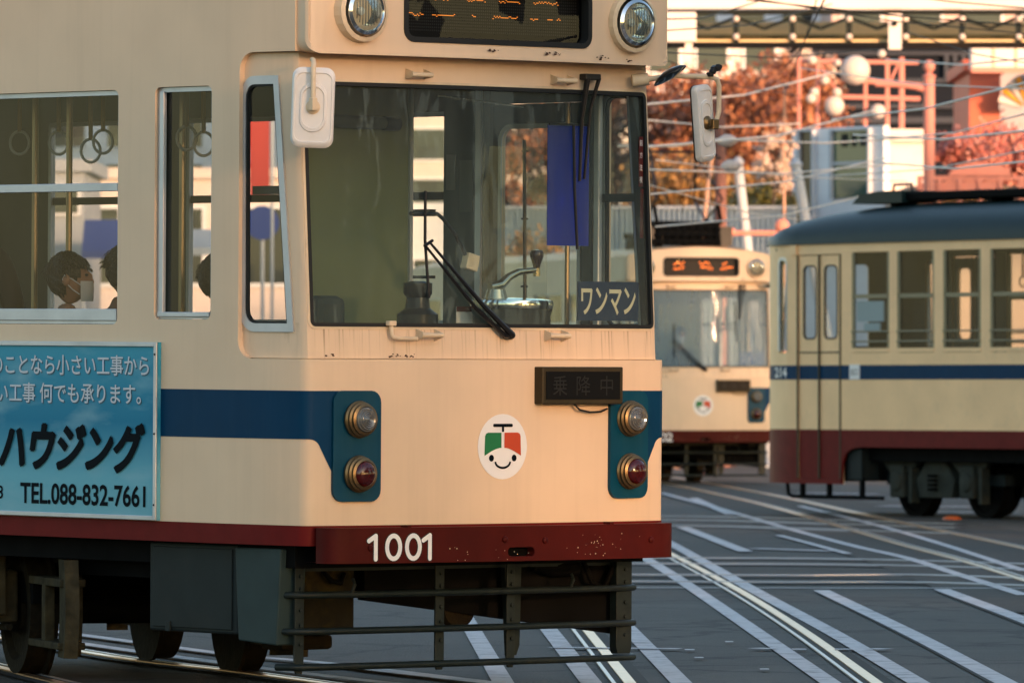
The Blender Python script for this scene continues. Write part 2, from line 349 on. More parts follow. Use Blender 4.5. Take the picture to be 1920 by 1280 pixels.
# ------------------------------------------------------------------ the ground, tracks and painted lines
def asphalt():
    m = bpy.data.materials.new('asphalt'); m.use_nodes = True; n = m.node_tree.nodes; l = m.node_tree.links; p = n['Principled BSDF']
    tc = n.new('ShaderNodeTexCoord')
    def noise(s, d=5):
        t = n.new('ShaderNodeTexNoise'); t.inputs['Scale'].default_value = s; t.inputs['Detail'].default_value = d; l.new(tc.outputs['Object'], t.inputs['Vector']); return t
    a, b, c = noise(.22), noise(3.5, 8), noise(70, 3)
    cr = n.new('ShaderNodeValToRGB'); e = cr.color_ramp.elements
    e[0].position = .25; e[0].color = (.050, .047, .041, 1); e[1].position = .75; e[1].color = (.095, .088, .077, 1)
    ad = n.new('ShaderNodeMath'); ad.operation = 'MULTIPLY_ADD'; l.new(b.outputs[0], ad.inputs[0]); ad.inputs[1].default_value = .35; l.new(a.outputs[0], ad.inputs[2])
    a2 = n.new('ShaderNodeMath'); a2.operation = 'MULTIPLY_ADD'; l.new(c.outputs[0], a2.inputs[0]); a2.inputs[1].default_value = .85; l.new(ad.outputs[0], a2.inputs[2])
    a3 = n.new('ShaderNodeMath'); a3.operation = 'SUBTRACT'; l.new(a2.outputs[0], a3.inputs[0]); a3.inputs[1].default_value = .60
    l.new(a3.outputs[0], cr.inputs[0]); l.new(cr.outputs[0], p.inputs['Base Color'])
    vo = n.new('ShaderNodeTexVoronoi'); vo.feature = 'DISTANCE_TO_EDGE'; vo.inputs['Scale'].default_value = .45; dn = noise(1.6, 6)
    mv = n.new('ShaderNodeMix'); mv.data_type = 'RGBA'; mv.blend_type = 'ADD'; mv.inputs[0].default_value = .9; l.new(tc.outputs['Object'], mv.inputs[6]); l.new(dn.outputs['Color'], mv.inputs[7]); l.new(mv.outputs[2], vo.inputs['Vector'])
    cm_ = n.new('ShaderNodeMapRange'); cm_.inputs[1].default_value = 0; cm_.inputs[2].default_value = .03; cm_.inputs[3].default_value = .35; cm_.inputs[4].default_value = 1; l.new(vo.outputs[0], cm_.inputs[0])
    pt = n.new('ShaderNodeTexVoronoi'); pt.inputs['Scale'].default_value = .16; l.new(tc.outputs['Object'], pt.inputs['Vector'])
    pm = n.new('ShaderNodeMapRange'); pm.inputs[3].default_value = .66; pm.inputs[4].default_value = 1.18; l.new(pt.outputs['Color'], pm.inputs[0])
    mm = n.new('ShaderNodeMath'); mm.operation = 'MULTIPLY'; l.new(cm_.outputs[0], mm.inputs[0]); l.new(pm.outputs[0], mm.inputs[1])
    mx = n.new('ShaderNodeMix'); mx.data_type = 'RGBA'; mx.blend_type = 'MULTIPLY'; mx.inputs[0].default_value = 1; l.new(cr.outputs[0], mx.inputs[6]); l.new(mm.outputs[0], mx.inputs[7]); l.new(mx.outputs[2], p.inputs['Base Color'])
    p.inputs['Roughness'].default_value = .72; p.inputs['Specular IOR Level'].default_value = .35
    bp = n.new('ShaderNodeBump'); bp.inputs['Strength'].default_value = .8; bp.inputs['Distance'].default_value = .02; l.new(c.outputs[0], bp.inputs['Height']); l.new(bp.outputs[0], p.inputs['Normal'])
    return m
M['asphalt'] = asphalt()
M['setts'] = mat('track_bed', (.050, .046, .040), .8, var=.25, scale=5, bump=.8, bscale=50)
M['line'] = mat('road_paint', (.56, .54, .54), .6, var=.10, scale=30, grime=.95, gcol=(.11, .105, .10), bump=.3, bscale=80)
M['slab'] = mat('pale_track_slab', (.15, .15, .155), .6, var=.2, scale=3, spec=.4)
M['groove'] = mat('rail_groove', (.018, .017, .016), .8)
M['railtop'] = mat('rail_head', (.50, .34, .22), .30, 1.0, var=.12, scale=4)
M['railedge'] = mat('rail_edge', (.36, .35, .37), .34, 1.0)
M['dullrail'] = mat('dull_rail', (.30, .30, .32), .45, .6, var=.1, scale=4)
g = MB().add([(-2500, -2500, 0), (2500, -2500, 0), (2500, 2500, 0), (-2500, 2500, 0)], [(0, 1, 2, 3)]).build('ground', 'asphalt'); tag(g, kind='structure')
def smoothpts(P, n=10):
    out = []
    for i in range(len(P) - 1):
        p0 = P[max(i - 1, 0)]; p1 = P[i]; p2 = P[i + 1]; p3 = P[min(i + 2, len(P) - 1)]
        for k in range(n):
            t = k / n; out.append(.5 * ((2 * p1) + (p2 - p0) * t + (2 * p0 - 5 * p1 + 4 * p2 - p3) * t * t + (3 * p1 - p0 - 3 * p2 + p3) * t ** 3))
    return out + [P[-1]]
NST = [0]
def strip(name, pix, w, z, m, h=0.0, off=0.0, ext=(0, 0)):
    NST[0] += 1; z += .00013 * NST[0]      # no two bands share a plane
    """a band along a line on the ground; pix = photo positions of its middle, w = width in metres"""
    P = [gp(*q).to_2d() for q in pix]
    if len(P) > 2: P = smoothpts(P)
    if ext[0]: P = [P[0] + (P[0] - P[1]).normalized() * ext[0]] + P
    if ext[1]: P = P + [P[-1] + (P[-1] - P[-2]).normalized() * ext[1]]
    mb = MB()
    for i, p in enumerate(P):
        d = (P[min(i + 1, len(P) - 1)] - P[max(i - 1, 0)]).normalized(); nn = Vector((-d.y, d.x))
        q = p + nn * off
        mb.v += [(*(q - nn * w / 2), z), (*(q + nn * w / 2), z)]
        if h: mb.v += [(*(q + nn * w / 2), z - h), (*(q - nn * w / 2), z - h)]
    k = 4 if h else 2
    for i in range(len(P) - 1):
        a, b = i * k, (i + 1) * k
        mb.f.append((a, b, b + 1, a + 1))
        if h: mb.f += [(a + 1, b + 1, b + 2, a + 2), (a + 3, b + 3, b, a)]
    o = mb.build(name, m, fix=False)
    me = o.data
    if me.polygons[0].normal.z < 0:
        for p in me.polygons: p.flip()
    return tag(o, kind='structure')
def rail(pix, bright=True, ext=(0, 0), bed=True, gw=.19):
    if bed: strip('rail_groove', pix, gw, .004, 'groove', ext=ext)
    strip('tram_rail', pix, .058, .010, 'railtop' if bright else 'dullrail', .008, ext=ext, off=.0)
    strip('tram_rail', pix, .020, .009, 'railedge', .006, ext=ext, off=.078)
def paint(pix, w=.105, ext=(0, 0)): strip('road_marking', pix, w, .0075, 'line', ext=ext)
# track running away from the camera, its far part swinging towards the distant tram
paint([(905, 1215), (872, 1158), (820, 1065), (770, 985)], ext=(6, 0))
paint([(1058, 1218), (1012, 1160), (950, 1085), (890, 1020)], ext=(6, 0))
rail([(1160, 1256), (1092, 1172), (1020, 1085), (950, 1005)], ext=(6, 0))
paint([(1258, 1262), (1188, 1190), (1100, 1100), (1010, 1015)], ext=(6, 0))
paint([(1470, 1222), (1290, 1098), (1214, 1050), (1120, 995)], .105, ext=(8, 0))
rail([(1640, 1280), (1500, 1180), (1380, 1105), (1255, 1038), (1150, 985), (1060, 945)], ext=(8, 0))
paint([(1715, 1278), (1560, 1187), (1412, 1107), (1262, 1022), (1180, 980)], .11, ext=(8, 0))
paint([(1878, 1278), (1710, 1190), (1540, 1108)], .115, ext=(8, 0))
paint([(1990, 1196), (1920, 1164), (1765, 1106)], .12, ext=(6, 0))
# dark edge lines beside two of them
strip('joint_seam', [(1868, 1286), (1702, 1196), (1532, 1111)], .03, .0055, 'groove')
strip('joint_seam', [(1984, 1202), (1915, 1171), (1758, 1110)], .03, .0055, 'groove')
# crossing tracks, running across the view
strip('track_bed', [(1060, 1074), (1250, 1074), (1500, 1075), (1750, 1077), (2100, 1084)], 3.1, .0035, 'setts')
for ya, yb, br in ((1046, 1052, 0), (1057, 1062, 0), (1078, 1079, 0), (1091, 1093, 0)):
    px = [(700, ya - 2), (1000, ya), (1250, ya + 1), (1500, ya + 2), (1700, yb), (1900, yb + 6), (2100, yb + 14)]
    strip('track_slab', px, .62, .0042, 'slab'); strip('rail_groove', [(a, b + 2.4) for a, b in px], .26, .0046, 'groove'); strip('tram_rail', px, .16, .011, 'dullrail', .008)
strip('joint_seam', [(900, 1103), (1250, 1103), (1600, 1104), (1900, 1104), (2100, 1106)], .12, .0055, 'dullrail')
for ya in (970, 977, 988):
    px = [(900, ya - 3), (1250, ya - 1), (1400, ya + 1), (1560, ya + 6), (1800, ya + 14)]
    strip('track_slab', px, .75, .0042, 'slab'); strip('tram_rail', px, .14, .011, 'dullrail', .008)
# curved track on the right
for pts, w in (([(1180, 893), (1300, 918), (1420, 945), (1540, 978), (1680, 1020), (1800, 1052), (1920, 1090), (2100, 1150)], 1),
               ([(1230, 890), (1360, 913), (1480, 936), (1600, 962), (1740, 992), (1920, 1030), (2100, 1075)], 1)):
    strip('track_bed', pts, 1.6, .0036, 'setts')
    rail(pts, True, gw=.12)
paint([(1240, 925), (1350, 955), (1480, 993), (1600, 1025), (1700, 1048), (1800, 1080), (1920, 1118)], .10)
paint([(1500, 950), (1640, 985), (1760, 1020), (1920, 1072)], .09)
paint([(1300, 935), (1370, 966)], .12); paint([(1280, 990), (1398, 1036)], .13); paint([(1412, 1030), (1560, 1035)], .2)
paint([(1460, 1005), (1590, 1040)], .08)
paint([(1650, 950), (1850, 952)], .35); paint([(1500, 925), (1640, 928)], .3); paint([(1740, 962), (1900, 963)], .4)
# short survey dashes
for a, b in (((1035, 1217), (1150, 1219)), ((1180, 1219), (1275, 1220)), ((1412, 1219), (1455, 1220)), ((1485, 1221), (1512, 1221)), ((1565, 1221), (1602, 1221)), ((1630, 1220), (1662, 1221)), ((1284, 1222), (1302, 1222)), ((1302, 1237), (1319, 1237)), ((1360, 1207), (1375, 1207)), ((1425, 1259), (1442, 1259))):
    strip('road_marking', [a, b], .13, .0078, 'line')
# the nearest tram's own track
rail([(-260, 1196), (0, 1256), (60, 1272), (300, 1330)], ext=(3, 2), bed=True)
rail([(60, 1210), (240, 1240), (430, 1262), (600, 1285)], ext=(3, 4))
for p in ([(120, 1190), (262, 1209), (430, 1231), (563, 1243), (660, 1253), (900, 1282)], [(60, 1197), (245, 1224), (430, 1249), (560, 1266), (690, 1281)]):
    paint(p, .10, ext=(3, 4))
paint([(640, 1252), (730, 1264), (880, 1281)], .10, ext=(0, 4))
M['stud'] = mat('orange_road_stud', (.5, .10, .02), .4)
for i, (px, py, lab) in enumerate(((1330, 889, 'small orange road stud in front of the tram with the lit display'), (1785, 975, 'small orange road stud under the side of tram 214'))):
    p = gp(px, py); o = MB().lathe([(.11, 0), (.10, .03), (.06, .05), (.001, .055)], (0, 0, 0), (0, 0, 1), 12).build('road_stud', 'stud', smooth=True); o.location = (p.x, p.y, .0)
    tag(o, lab, 'road stud', 'road studs')
# ------------------------------------------------------------------ the street behind the trams
def bm(name, col, rough=.8, var=.06, **k): k.setdefault('spec', .15); M[name] = mat(name, col, rough, var=var, scale=k.pop('scale', .6), **k)
bm('wall_peach', (.72, .60, .55), grime=.2, gcol=(.35, .26, .2)); bm('wall_white', (.78, .78, .80), grime=.15, gcol=(.4, .36, .33))
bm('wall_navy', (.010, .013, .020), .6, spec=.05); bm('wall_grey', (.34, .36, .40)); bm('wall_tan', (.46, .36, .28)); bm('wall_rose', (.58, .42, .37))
bm('band_grey', (.05, .055, .07)); bm('vermilion', (.60, .24, .19), .5); bm('pillar_red', (.58, .14, .085), .55); bm('slat_blue', (.36, .42, .48))
bm('cream_panel', (.72, .63, .60), .6); bm('yellow_panel', (.72, .52, .28), .6); bm('olive_beam', (.10, .085, .04), .6); bm('truss', (.012, .015, .014), .6, spec=.1)
bm('sign_yellow', (.75, .33, .03), .6); bm('banner_red', (.42, .05, .045), .7); bm('awning_blue', (.03, .06, .24), .7); bm('pole_brown', (.20, .10, .085), .7)
bm('pole_grey', (.45, .48, .53), .5); bm('globe', (.58, .50, .45), .35, 0.02); bm('wirepale', (.78, .70, .60), .45); bm('lamp_steel', (.50, .30, .22), .5)
M['dark_glass'] = mat('dark_window_glass', (.02, .028, .032), .08, coat=.5); M['teal_glass'] = mat('teal_window_glass', (.035, .085, .075), .12, coat=.5)
M['brown_glass'] = mat('brown_window_glass', (.07, .045, .03), .2)
def PX(px, D): return at(px, 640, D).x
def PZ(py, D): return at(960, py, D).z
def block(name, label, px0, px1, ytop, D, dep, m, cat='building', wins=(), group=None, cols=0, rows=0, pane='dark_glass', frame='wall_white', ybot=None, ww=.62, wh=.6):
    x0, x1, zt = PX(px0, D), PX(px1, D), PZ(ytop, D); z0 = 0 if ybot is None else PZ(ybot, D)
    r = empty(name, ((x0 + x1) / 2, D, z0), label=label, cat=cat, group=group); ox, oz = (x0 + x1) / 2, z0
    MB().lim(x0 - ox, x1 - ox, 0, dep, 0, zt - oz).build('wall', m, r)
    MB().lim(x0 - ox - .15, x1 - ox + .15, -.15, dep + .1, zt - oz, zt - oz + .25).build('parapet', m, r)
    W_ = [(PX(a, D) - ox, PX(b, D) - ox, PZ(d, D) - oz, PZ(c, D) - oz, q) for a, b, c, d, q in wins]
    if cols:
        cw, rh = (x1 - x0) / cols, (zt - z0) / rows
        W_ += [(x0 - ox + cw * (i + .5 - ww / 2), x0 - ox + cw * (i + .5 + ww / 2), rh * (j + .5 - wh / 2), rh * (j + .5 + wh / 2), pane) for i in range(cols) for j in range(rows)]
    for a, b, c, d, q in W_:
        f = .05 * (b - a) + .02
        w = MB().lim(a - f, a, -.07, .0, c - f, d + f).lim(b, b + f, -.07, .0, c - f, d + f).lim(a, b, -.07, .0, d, d + f).lim(a, b, -.09, .0, c - f, c).build('window', frame, r)
        MB().add([(a, -.012, c), (b, -.012, c), (b, -.012, d), (a, -.012, d)], [(0, 1, 2, 3)]).build('pane', q, w)
    return r
# far row closing the street
far = [(-1900, -900, -260, 330, 'wall_tan', 7, 12, 'tan block of flats far left beyond the nearest tram'), (-860, -60, -120, 300, 'wall_peach', 7, 9, 'pale peach block of flats seen beyond the left windows'),
       (-40, 620, -200, 340, 'wall_white', 6, 12, 'tall white block of flats behind the cabin of the nearest tram'), (640, 1180, -60, 310, 'wall_peach', 5, 9, 'peach office block hidden mostly behind the windscreen'),
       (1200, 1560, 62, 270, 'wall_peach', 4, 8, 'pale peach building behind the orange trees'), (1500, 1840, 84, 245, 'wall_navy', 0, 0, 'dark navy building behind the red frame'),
       (1560, 2350, -150, 380, 'wall_rose', 7, 12, 'rose block of flats at the far right'), (1180, 1540, -140, 400, 'wall_white', 4, 12, 'distant white tower above the footbridge')]
for a, b, t, D, m, c, r, lab in far: o = block('building', lab, a, b, t, D, 14, m, cols=c, rows=r, group='buildings closing the street')
nav = next(o for o in bpy.data.objects if o.get('label') == far[5][7])
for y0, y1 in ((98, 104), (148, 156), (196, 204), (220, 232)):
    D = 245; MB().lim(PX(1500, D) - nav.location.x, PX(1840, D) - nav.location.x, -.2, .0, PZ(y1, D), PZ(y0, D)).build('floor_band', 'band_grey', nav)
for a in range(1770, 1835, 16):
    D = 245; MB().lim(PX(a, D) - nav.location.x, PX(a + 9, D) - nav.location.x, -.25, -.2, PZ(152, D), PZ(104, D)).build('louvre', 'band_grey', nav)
# shops and sheds between the far row and the trams (lower left, seen through the cabin)
block('building', 'low peach shop building seen through the left cabin windows', -700, 560, 335, 175, 12, 'wall_peach', cols=8, rows=2, ww=.7, wh=.55)
block('building', 'grey shop front panel beside the blue awning', 88, 158, 322, 150, 6, 'wall_grey', wins=[(100, 146, 350, 400, 'dark_glass')])
block('building', 'pale low shed behind the driver side windows', 560, 900, 400, 180, 8, 'wall_white', cols=5, rows=1)
def awning(lab, a, b, t, bt, D, m):
    x0, x1, z1, z0 = PX(a, D), PX(b, D), PZ(t, D), PZ(bt, D); r = empty('awning', ((x0 + x1) / 2, D, 0), label=lab, cat='awning'); w = (x1 - x0) / 2
    MB().prism([(0, z1), (-.9, z0 + .15), (-.9, z0), (-.86, z0), (0, z1 - .1)], lambda y, z, d: (-w + d, y, z), 2 * w).build('canopy', m, r)
    for s in (-1, 1): MB().tube([(s * w * .95, -.85, 0), (s * w * .95, -.85, z0 + .1)], .03, 6).build('leg', 'pole_grey', r)
awning('blue awning below the peach shop seen through left window', 158, 300, 412, 486, 148, 'awning_blue')
awning('blue awning behind the narrow side window', 345, 420, 430, 480, 149, 'slat_blue')
# tall red banner
D = 120; r = empty('banner', (PX(488, D), D, 0), label='tall red vertical banner seen through the cab side window', cat='banner')
MB().lim(-.17, .15, -.02, .02, PZ(375, D), PZ(200, D)).build('cloth', 'banner_red', r)
MB().tube([(.19, 0, 0), (.19, 0, PZ(190, D))], .025, 8).build('pole', 'pole_grey', r)
MB().tube([(-.18, 0, PZ(199, D)), (.19, 0, PZ(199, D))], .015, 6).build('cross_bar', 'pole_grey', r)
D = 122; r = empty('round_sign', (PX(492, D), D, 0), label='round blue sign below the red banner', cat='sign')
MB().tube([(0, 0, 0), (0, 0, PZ(440, D))], .03, 8).build('post', 'pole_grey', r); MB().lathe([(.001, -.02), (.28, -.02), (.28, .02), (.001, .02)], (0, -.04, PZ(418, D)), (0, 1, 0), 20).build('disc', 'awning_blue', r)
# white building with glass strips
D = 149.0; c0 = Vector((PX(1657, D), D)); th = radians(57); dl = Vector((-cos(th), sin(th))); dr = Vector((cos(radians(14)), sin(radians(14)))); zt = PZ(235, D)
wl_ = (c0.x - PX(1495, D)) / cos(th); wr_ = .12
b3 = empty('building', (c0.x, c0.y, 0), label='white corner building with tall teal window strip above the roof of tram 214', cat='building')
P4 = [Vector((0, 0)), dr * wr_, dr * wr_ + dl * wl_, dl * wl_]
MB().add([(*p, z) for z in (0, zt) for p in P4], [(0, 1, 5, 4), (1, 2, 6, 5), (2, 3, 7, 6), (3, 0, 4, 7), (4, 5, 6, 7)]).build('wall', 'wall_white', b3)
nl = Vector((-dl.y, dl.x)); nl = nl if nl.y < 0 else -nl
def onface(px, off): q = dl * ((c0.x - PX(px, D)) / cos(th)) + nl * off; return (q.x, q.y)
def facebox(name, a, b, y0, y1, o0, o1, m, par):
    z0, z1 = PZ(y1, D), PZ(y0, D); vs = [(*onface(p, o), z) for z in (z0, z1) for p, o in ((a, o0), (b, o0), (b, o1), (a, o1))]
    return MB().add(vs, [(0, 1, 2, 3), (4, 5, 6, 7), (0, 1, 5, 4), (1, 2, 6, 5), (2, 3, 7, 6), (3, 0, 4, 7)]).build(name, m, par)
for a, b, y0, y1, m in ((1514, 1537, 240, 440, 'brown_glass'), (1572, 1636, 242, 368, 'teal_glass')):
    w = facebox('window', a, b, y0, y1, .01, .05, m, b3)
    facebox('jamb', a - 3, a, y0 - 3, y1 + 3, .0, .12, 'pole_grey', w); facebox('jamb', b, b + 3, y0 - 3, y1 + 3, .0, .12, 'pole_grey', w); facebox('lintel', a, b, y0 - 3, y0, .0, .12, 'pole_grey', w)
    if m == 'teal_glass':
        facebox('transom', a, b, 301, 306, .05, .10, 'pole_grey', w)
        for p, q in ((1588, 1597), (1606, 1612), (1621, 1630)): facebox('vent', p, q, 248, 272, .05, .08, 'truss', w)
block('building', 'sunlit peach rendered wall right of the white corner building', 1664, 1738, 266, 149.6, 8, 'wall_peach')
block('terrace', 'tan terrace wall carrying the vermilion railing', 1716, 2150, 374, 141, 10, 'wall_tan', cat='terrace')
# vermilion railing with arched panels
D = 140.6; r = empty('railing', (PX(1720, D), D, PZ(374, D) - .05), label='vermilion railing with rounded panels above tram 214', cat='railing'); ox, oz = r.location.x, r.location.z
for z in (335, 331): pass
MB().lim(0, PX(2150, D) - ox, -.05, .05, PZ(338, D) - oz, PZ(330, D) - oz).build('top_rail', 'vermilion', r)
MB().lim(0, PX(2150, D) - ox, -.04, .04, PZ(372, D) - oz, PZ(367, D) - oz).build('bottom_rail', 'vermilion', r)
for px in range(1724, 2150, 38):
    MB().lim(PX(px, D) - ox - .04, PX(px, D) - ox + .04, -.06, .06, 0, PZ(331, D) - oz).build('post', 'vermilion', r)
for k, px in enumerate((1743, 1781, 1819, 1857, 1933, 2009)):
    a = PX(px - 17, D) - ox; b = PX(px + 17, D) - ox; c = (a + b) / 2; w = (b - a) / 2; zb = PZ(369, D) - oz; zt = PZ(343, D) - oz
    MB().prism([(a, zb), (b, zb)] + [(c + w * cos(pi * t / 10), zt - .05 + .10 * sin(pi * t / 10)) for t in range(11)], lambda x, z, d: (x, -.015 + d, z), .03).build('panel', 'vermilion', r)
ar = MB().prism([(-.6 * cos(pi * t / 14), .28 * sin(pi * t / 14)) for t in range(15)], lambda x, z, d: (PX(1838, D) - ox + x, -.05 + d, PZ(332, D) - oz + z), .1); ar.build('arch_crest', 'vermilion', r)
# post with ball finial and lamp bracket
D = 139.5; r = empty('finial_post', (PX(1742, D), D, PZ(372, D) - .2), label='vermilion post topped by a round ball finial', cat='post'); oz = r.location.z
MB().tube([(0, 0, 0), (0, 0, PZ(146, D) - oz)], .105, 16).build('shaft', 'vermilion', r, smooth=True)
MB().lathe([(.12, 0), (.13, .04), (.06, .07), (.05, .10), (.10, .15), (.115, .21), (.10, .28), (.05, .32), (.001, .335)], (0, 0, PZ(146, D) - oz), (0, 0, 1), 18).build('ball_finial', 'vermilion', r, smooth=True)
MB().tube([(0, 0, PZ(172, D) - oz), (-.25, 0, PZ(164, D) - oz), (-.50, 0, PZ(160, D) - oz), (-1.0, 0, PZ(158, D) - oz)], .05, 8).build('bracket', 'vermilion', r, smooth=True)
# red steel frame with globe lamps standing on the white building
D = 151; r = empty('rooftop_globe_rack', (PX(1610, D), D + .5, PZ(236, D)), label='red steel frame with white globes on the white building roof', cat='frame'); ox, oz = r.location.x, r.location.z
def bar(a, b, w, nm='bar', m='vermilion'): MB().tube([(PX(a[0], D) - ox, 0, PZ(a[1], D) - oz), (PX(b[0], D) - ox, 0, PZ(b[1], D) - oz)], w * .8, 6).build(nm, m, r)
for a, b, w in (((1497, 113), (1725, 116), .055), ((1575, 180), (1728, 184), .06), ((1535, 106), (1535, 240), .05), ((1500, 104), (1500, 240), .05), ((1625, 112), (1625, 240), .05), ((1666, 108), (1666, 272), .055), ((1693, 106), (1693, 275), .07), ((1540, 120), (1575, 175), .03), ((1625, 150), (1735, 160), .07), ((1665, 165), (1690, 112), .03)):
    bar(a, b, w, 'frame_bar', 'vermilion')
for (px, py, rr) in ((1605, 131, .30), (1566, 198, .20), (1648, 208, .15), (1524, 112, .09), (1528, 172, .09), (1572, 117, .07), (1522, 184, .10), (1571, 172, .09), (1655, 100, .08), (1548, 150, .09)):
    MB().sphere((PX(px, D) - ox, -.2, PZ(py, D) - oz), rr, 16, 10).build('globe', 'globe', r, smooth=True)
# red pillar shop, awning box, sunburst sign
block('building', 'red pillar shop front below the cream sign box', 1818, 1876, 134, 165, 6, 'pillar_red')
block('building', 'grey wall behind the sunburst sign', 1876, 2200, 134, 168, 6, 'wall_grey')
D = 163; r = empty('sign_box', (PX(1890, D), D, PZ(131, D)), label='long cream sign box on top of the red pillar shop', cat='sign'); ox, oz = r.location.x, r.location.z
MB().lim(PX(1820, D) - ox, PX(2100, D) - ox, -.3, .5, 0, PZ(87, D) - oz).build('box', 'cream_panel', r, bevel=.03)
for px in (1862, 1904, 1946): MB().lim(PX(px, D) - ox - .02, PX(px, D) - ox + .02, -.33, -.3, .02, PZ(87, D) - oz - .02).build('seam', 'yellow_panel', r)
MB().lim(PX(1820, D) - ox, PX(2100, D) - ox, -.34, -.30, -.08, .04).build('edge', 'vermilion', r)
D = 164.5; r = empty('sunburst_sign', (PX(1926, D), D, PZ(205, D)), label='sunburst sign with yellow rays beside the red pillar', cat='sign')
for k in range(9):
    a = pi * (.10 + .80 * k / 8); MB().prism([(.12 * cos(a - .05), .12 * sin(a - .05)), (.66 * cos(a - .09), .74 * sin(a - .09)), (.66 * cos(a + .09), .74 * sin(a + .09)), (.12 * cos(a + .05), .12 * sin(a + .05))], lambda x, z, d: (x, -.1 + d, z), .05).build('ray', 'sign_yellow' if k % 2 else 'cream_panel', r)
MB().prism([(.62 * cos(pi * t / 16), .78 * sin(pi * t / 16)) for t in range(17)], lambda x, z, d: (x, -.04 + d, z), .06).build('back_plate', 'wall_grey', r)
# pale blue-grey slatted wall behind the distant tram
D = 143; r = empty('slatted_wall', (PX(1200, D), D, 0), label='pale blue grey slatted wall behind the distant tram', cat='wall'); ox = r.location.x
MB().lim(PX(880, D) - ox, PX(1494, D) - ox, .05, .3, 0, PZ(392, D)).build('backing', 'slat_blue', r)
MB().lim(PX(880, D) - ox, PX(1494, D) - ox, -.05, .3, PZ(392, D), PZ(386, D)).build('coping', 'pole_grey', r)
s_ = MB(); x = PX(880, D) - ox
while x < PX(1494, D) - ox: s_.lim(x, x + .05, -.02, .05, .0, PZ(393, D)); x += .1
s_.build('slat_row', 'slat_blue', r)['kind'] = 'stuff'
# poles
def pole(nm, lab, a, b, D, w, m, cat='pole'):
    p0 = at(*a, D); p1 = at(*b, D); d = (p1 - p0); g0 = p0 + d * (-p0.z / d.z); r = empty(nm, g0, label=lab, cat=cat)
    MB().tube([(0, 0, 0), p1 - g0], [w * 1.15, w], 12).build('shaft', m, r, smooth=True)
    MB().lathe([(w * 1.2, 0), (w * 1.3, .05), (w * .6, .12), (.001, .14)], p1 - g0, (0, 0, 1), 12).build('cap', m, r)
    MB().lathe([(w * 2.2, 0), (w * 2.2, .06), (w * 1.3, .12)], (0, 0, 0), (0, 0, 1), 12).build('base', m, r)
pole('utility_pole', 'brown utility pole standing behind the right mirror', (1352, 460), (1349, 195), 135, .105, 'pole_brown')
pole('leaning_pole', 'pale grey leaning pole right of the brown utility pole', (1402, 470), (1384, 308), 134, .085, 'pole_grey')
pole('leaning_pole', 'pale grey leaning pole at the left edge of the white building', (1508, 400), (1492, 312), 138, .10, 'pole_grey')
pole('lamp_post', 'thin rust coloured lamp post among the pale blossom', (1470, 450), (1471, 178), 131, .024, 'lamp_steel')
pole('lamp_post', 'thin slanting pole left of the brown utility pole', (1322, 400), (1334, 292), 133, .035, 'lamp_steel')
D = 129; r = empty('pipe_rail', (PX(1420, D), D, PZ(437, D)), label='pink pipe rail above the distant tram', cat='rail'); ox = r.location.x
MB().tube([(PX(1356, D) - ox, 0, 0), (PX(1468, D) - ox, 0, 0), (PX(1476, D) - ox, 0, -.12), (PX(1480, D) - ox, 0, -4.0)], .045, 8).build('pipe', 'vermilion', r, smooth=True)
for px in (1370, 1466): MB().sphere((PX(px, D) - ox, 0, .02 if px < 1400 else .12), .085 if px < 1400 else .13, 10, 7).build('joint', 'vermilion', r)
MB().tube([(PX(1356, D) - ox, 0, 0), (PX(1356, D) - ox, 0, -4.0)], .045, 8).build('leg', 'vermilion', r)
# footbridge with truss, right across the top
D = 125; r = empty('footbridge', (0, D, PZ(80, D)), label='steel truss footbridge with cream parapet crossing high over the street', cat='bridge'); oz = r.location.z
XL, XR = PX(-1600, D), PX(3400, D)
MB().lim(XL, XR, -.05, .10, PZ(17, D) - oz, PZ(-95, D) - oz).build('parapet', 'cream_panel', r)
MB().lim(XL, XR, -.10, .20, PZ(27, D) - oz, PZ(19, D) - oz).build('top_chord', 'truss', r)
MB().lim(XL, XR, 2.0, 2.1, PZ(58, D) - oz, PZ(30, D) - oz).build('panel', 'yellow_panel', r)
MB().lim(XL, XR, 1.6, 1.95, PZ(78, D) - oz, PZ(57, D) - oz).build('beam', 'olive_beam', r)
MB().lim(XL, XR, -.02, .04, PZ(79, D) - oz, PZ(75, D) - oz).build('edge_strip', 'yellow_panel', r)
MB().lim(XL, XR, -.08, 1.8, PZ(82, D) - oz, PZ(79.4, D) - oz).build('bottom_chord', 'truss', r)
for px in [1380 + 106 * k for k in range(-10, 12)]:
    x = PX(px, D); z0 = .0; z1 = PZ(22, D) - oz
    MB().lim(x - .045, x + .045, -.06, .06, 0, z1).build('post', 'truss', r)
    x2 = PX(px + 53, D); MB().tube([(x, 0, z1 - .1), (x2, 0, z1 * .45)], .028, 6).build('brace', 'truss', r); MB().tube([(x2, 0, z1 * .45), (PX(px + 106, D), 0, z1 - .1)], .028, 6).build('brace', 'truss', r)
    for z in (.09, z1 - .13): MB().sphere((x, -.09, z), .055, 10, 7).build('rivet_cap', 'globe', r)
for px in (-1200, 2600): MB().lim(PX(px, D) - .4, PX(px, D) + .4, .2, 1.4, -oz, 0).build('pier', 'wall_grey', r)
MB().lim(PX(1665, D), PX(1689, D), -.25, -.1, PZ(94, D) - oz, PZ(28, D) - oz).build('hanging_post', 'cream_panel', r)
MB().sphere((PX(1676, D), -.28, PZ(46, D) - oz), .05, 8, 6).build('bolt', 'truss', r)
D = 123.5; r = empty('sign_box', (PX(1280, D), D, PZ(114, D)), label='cream sign box at the left end of the visible footbridge truss', cat='sign'); oz = r.location.z
MB().lim(-.55, .22, -.15, .15, PZ(80, D) - oz, PZ(24, D) - oz).build('box', 'cream_panel', r, bevel=.02)
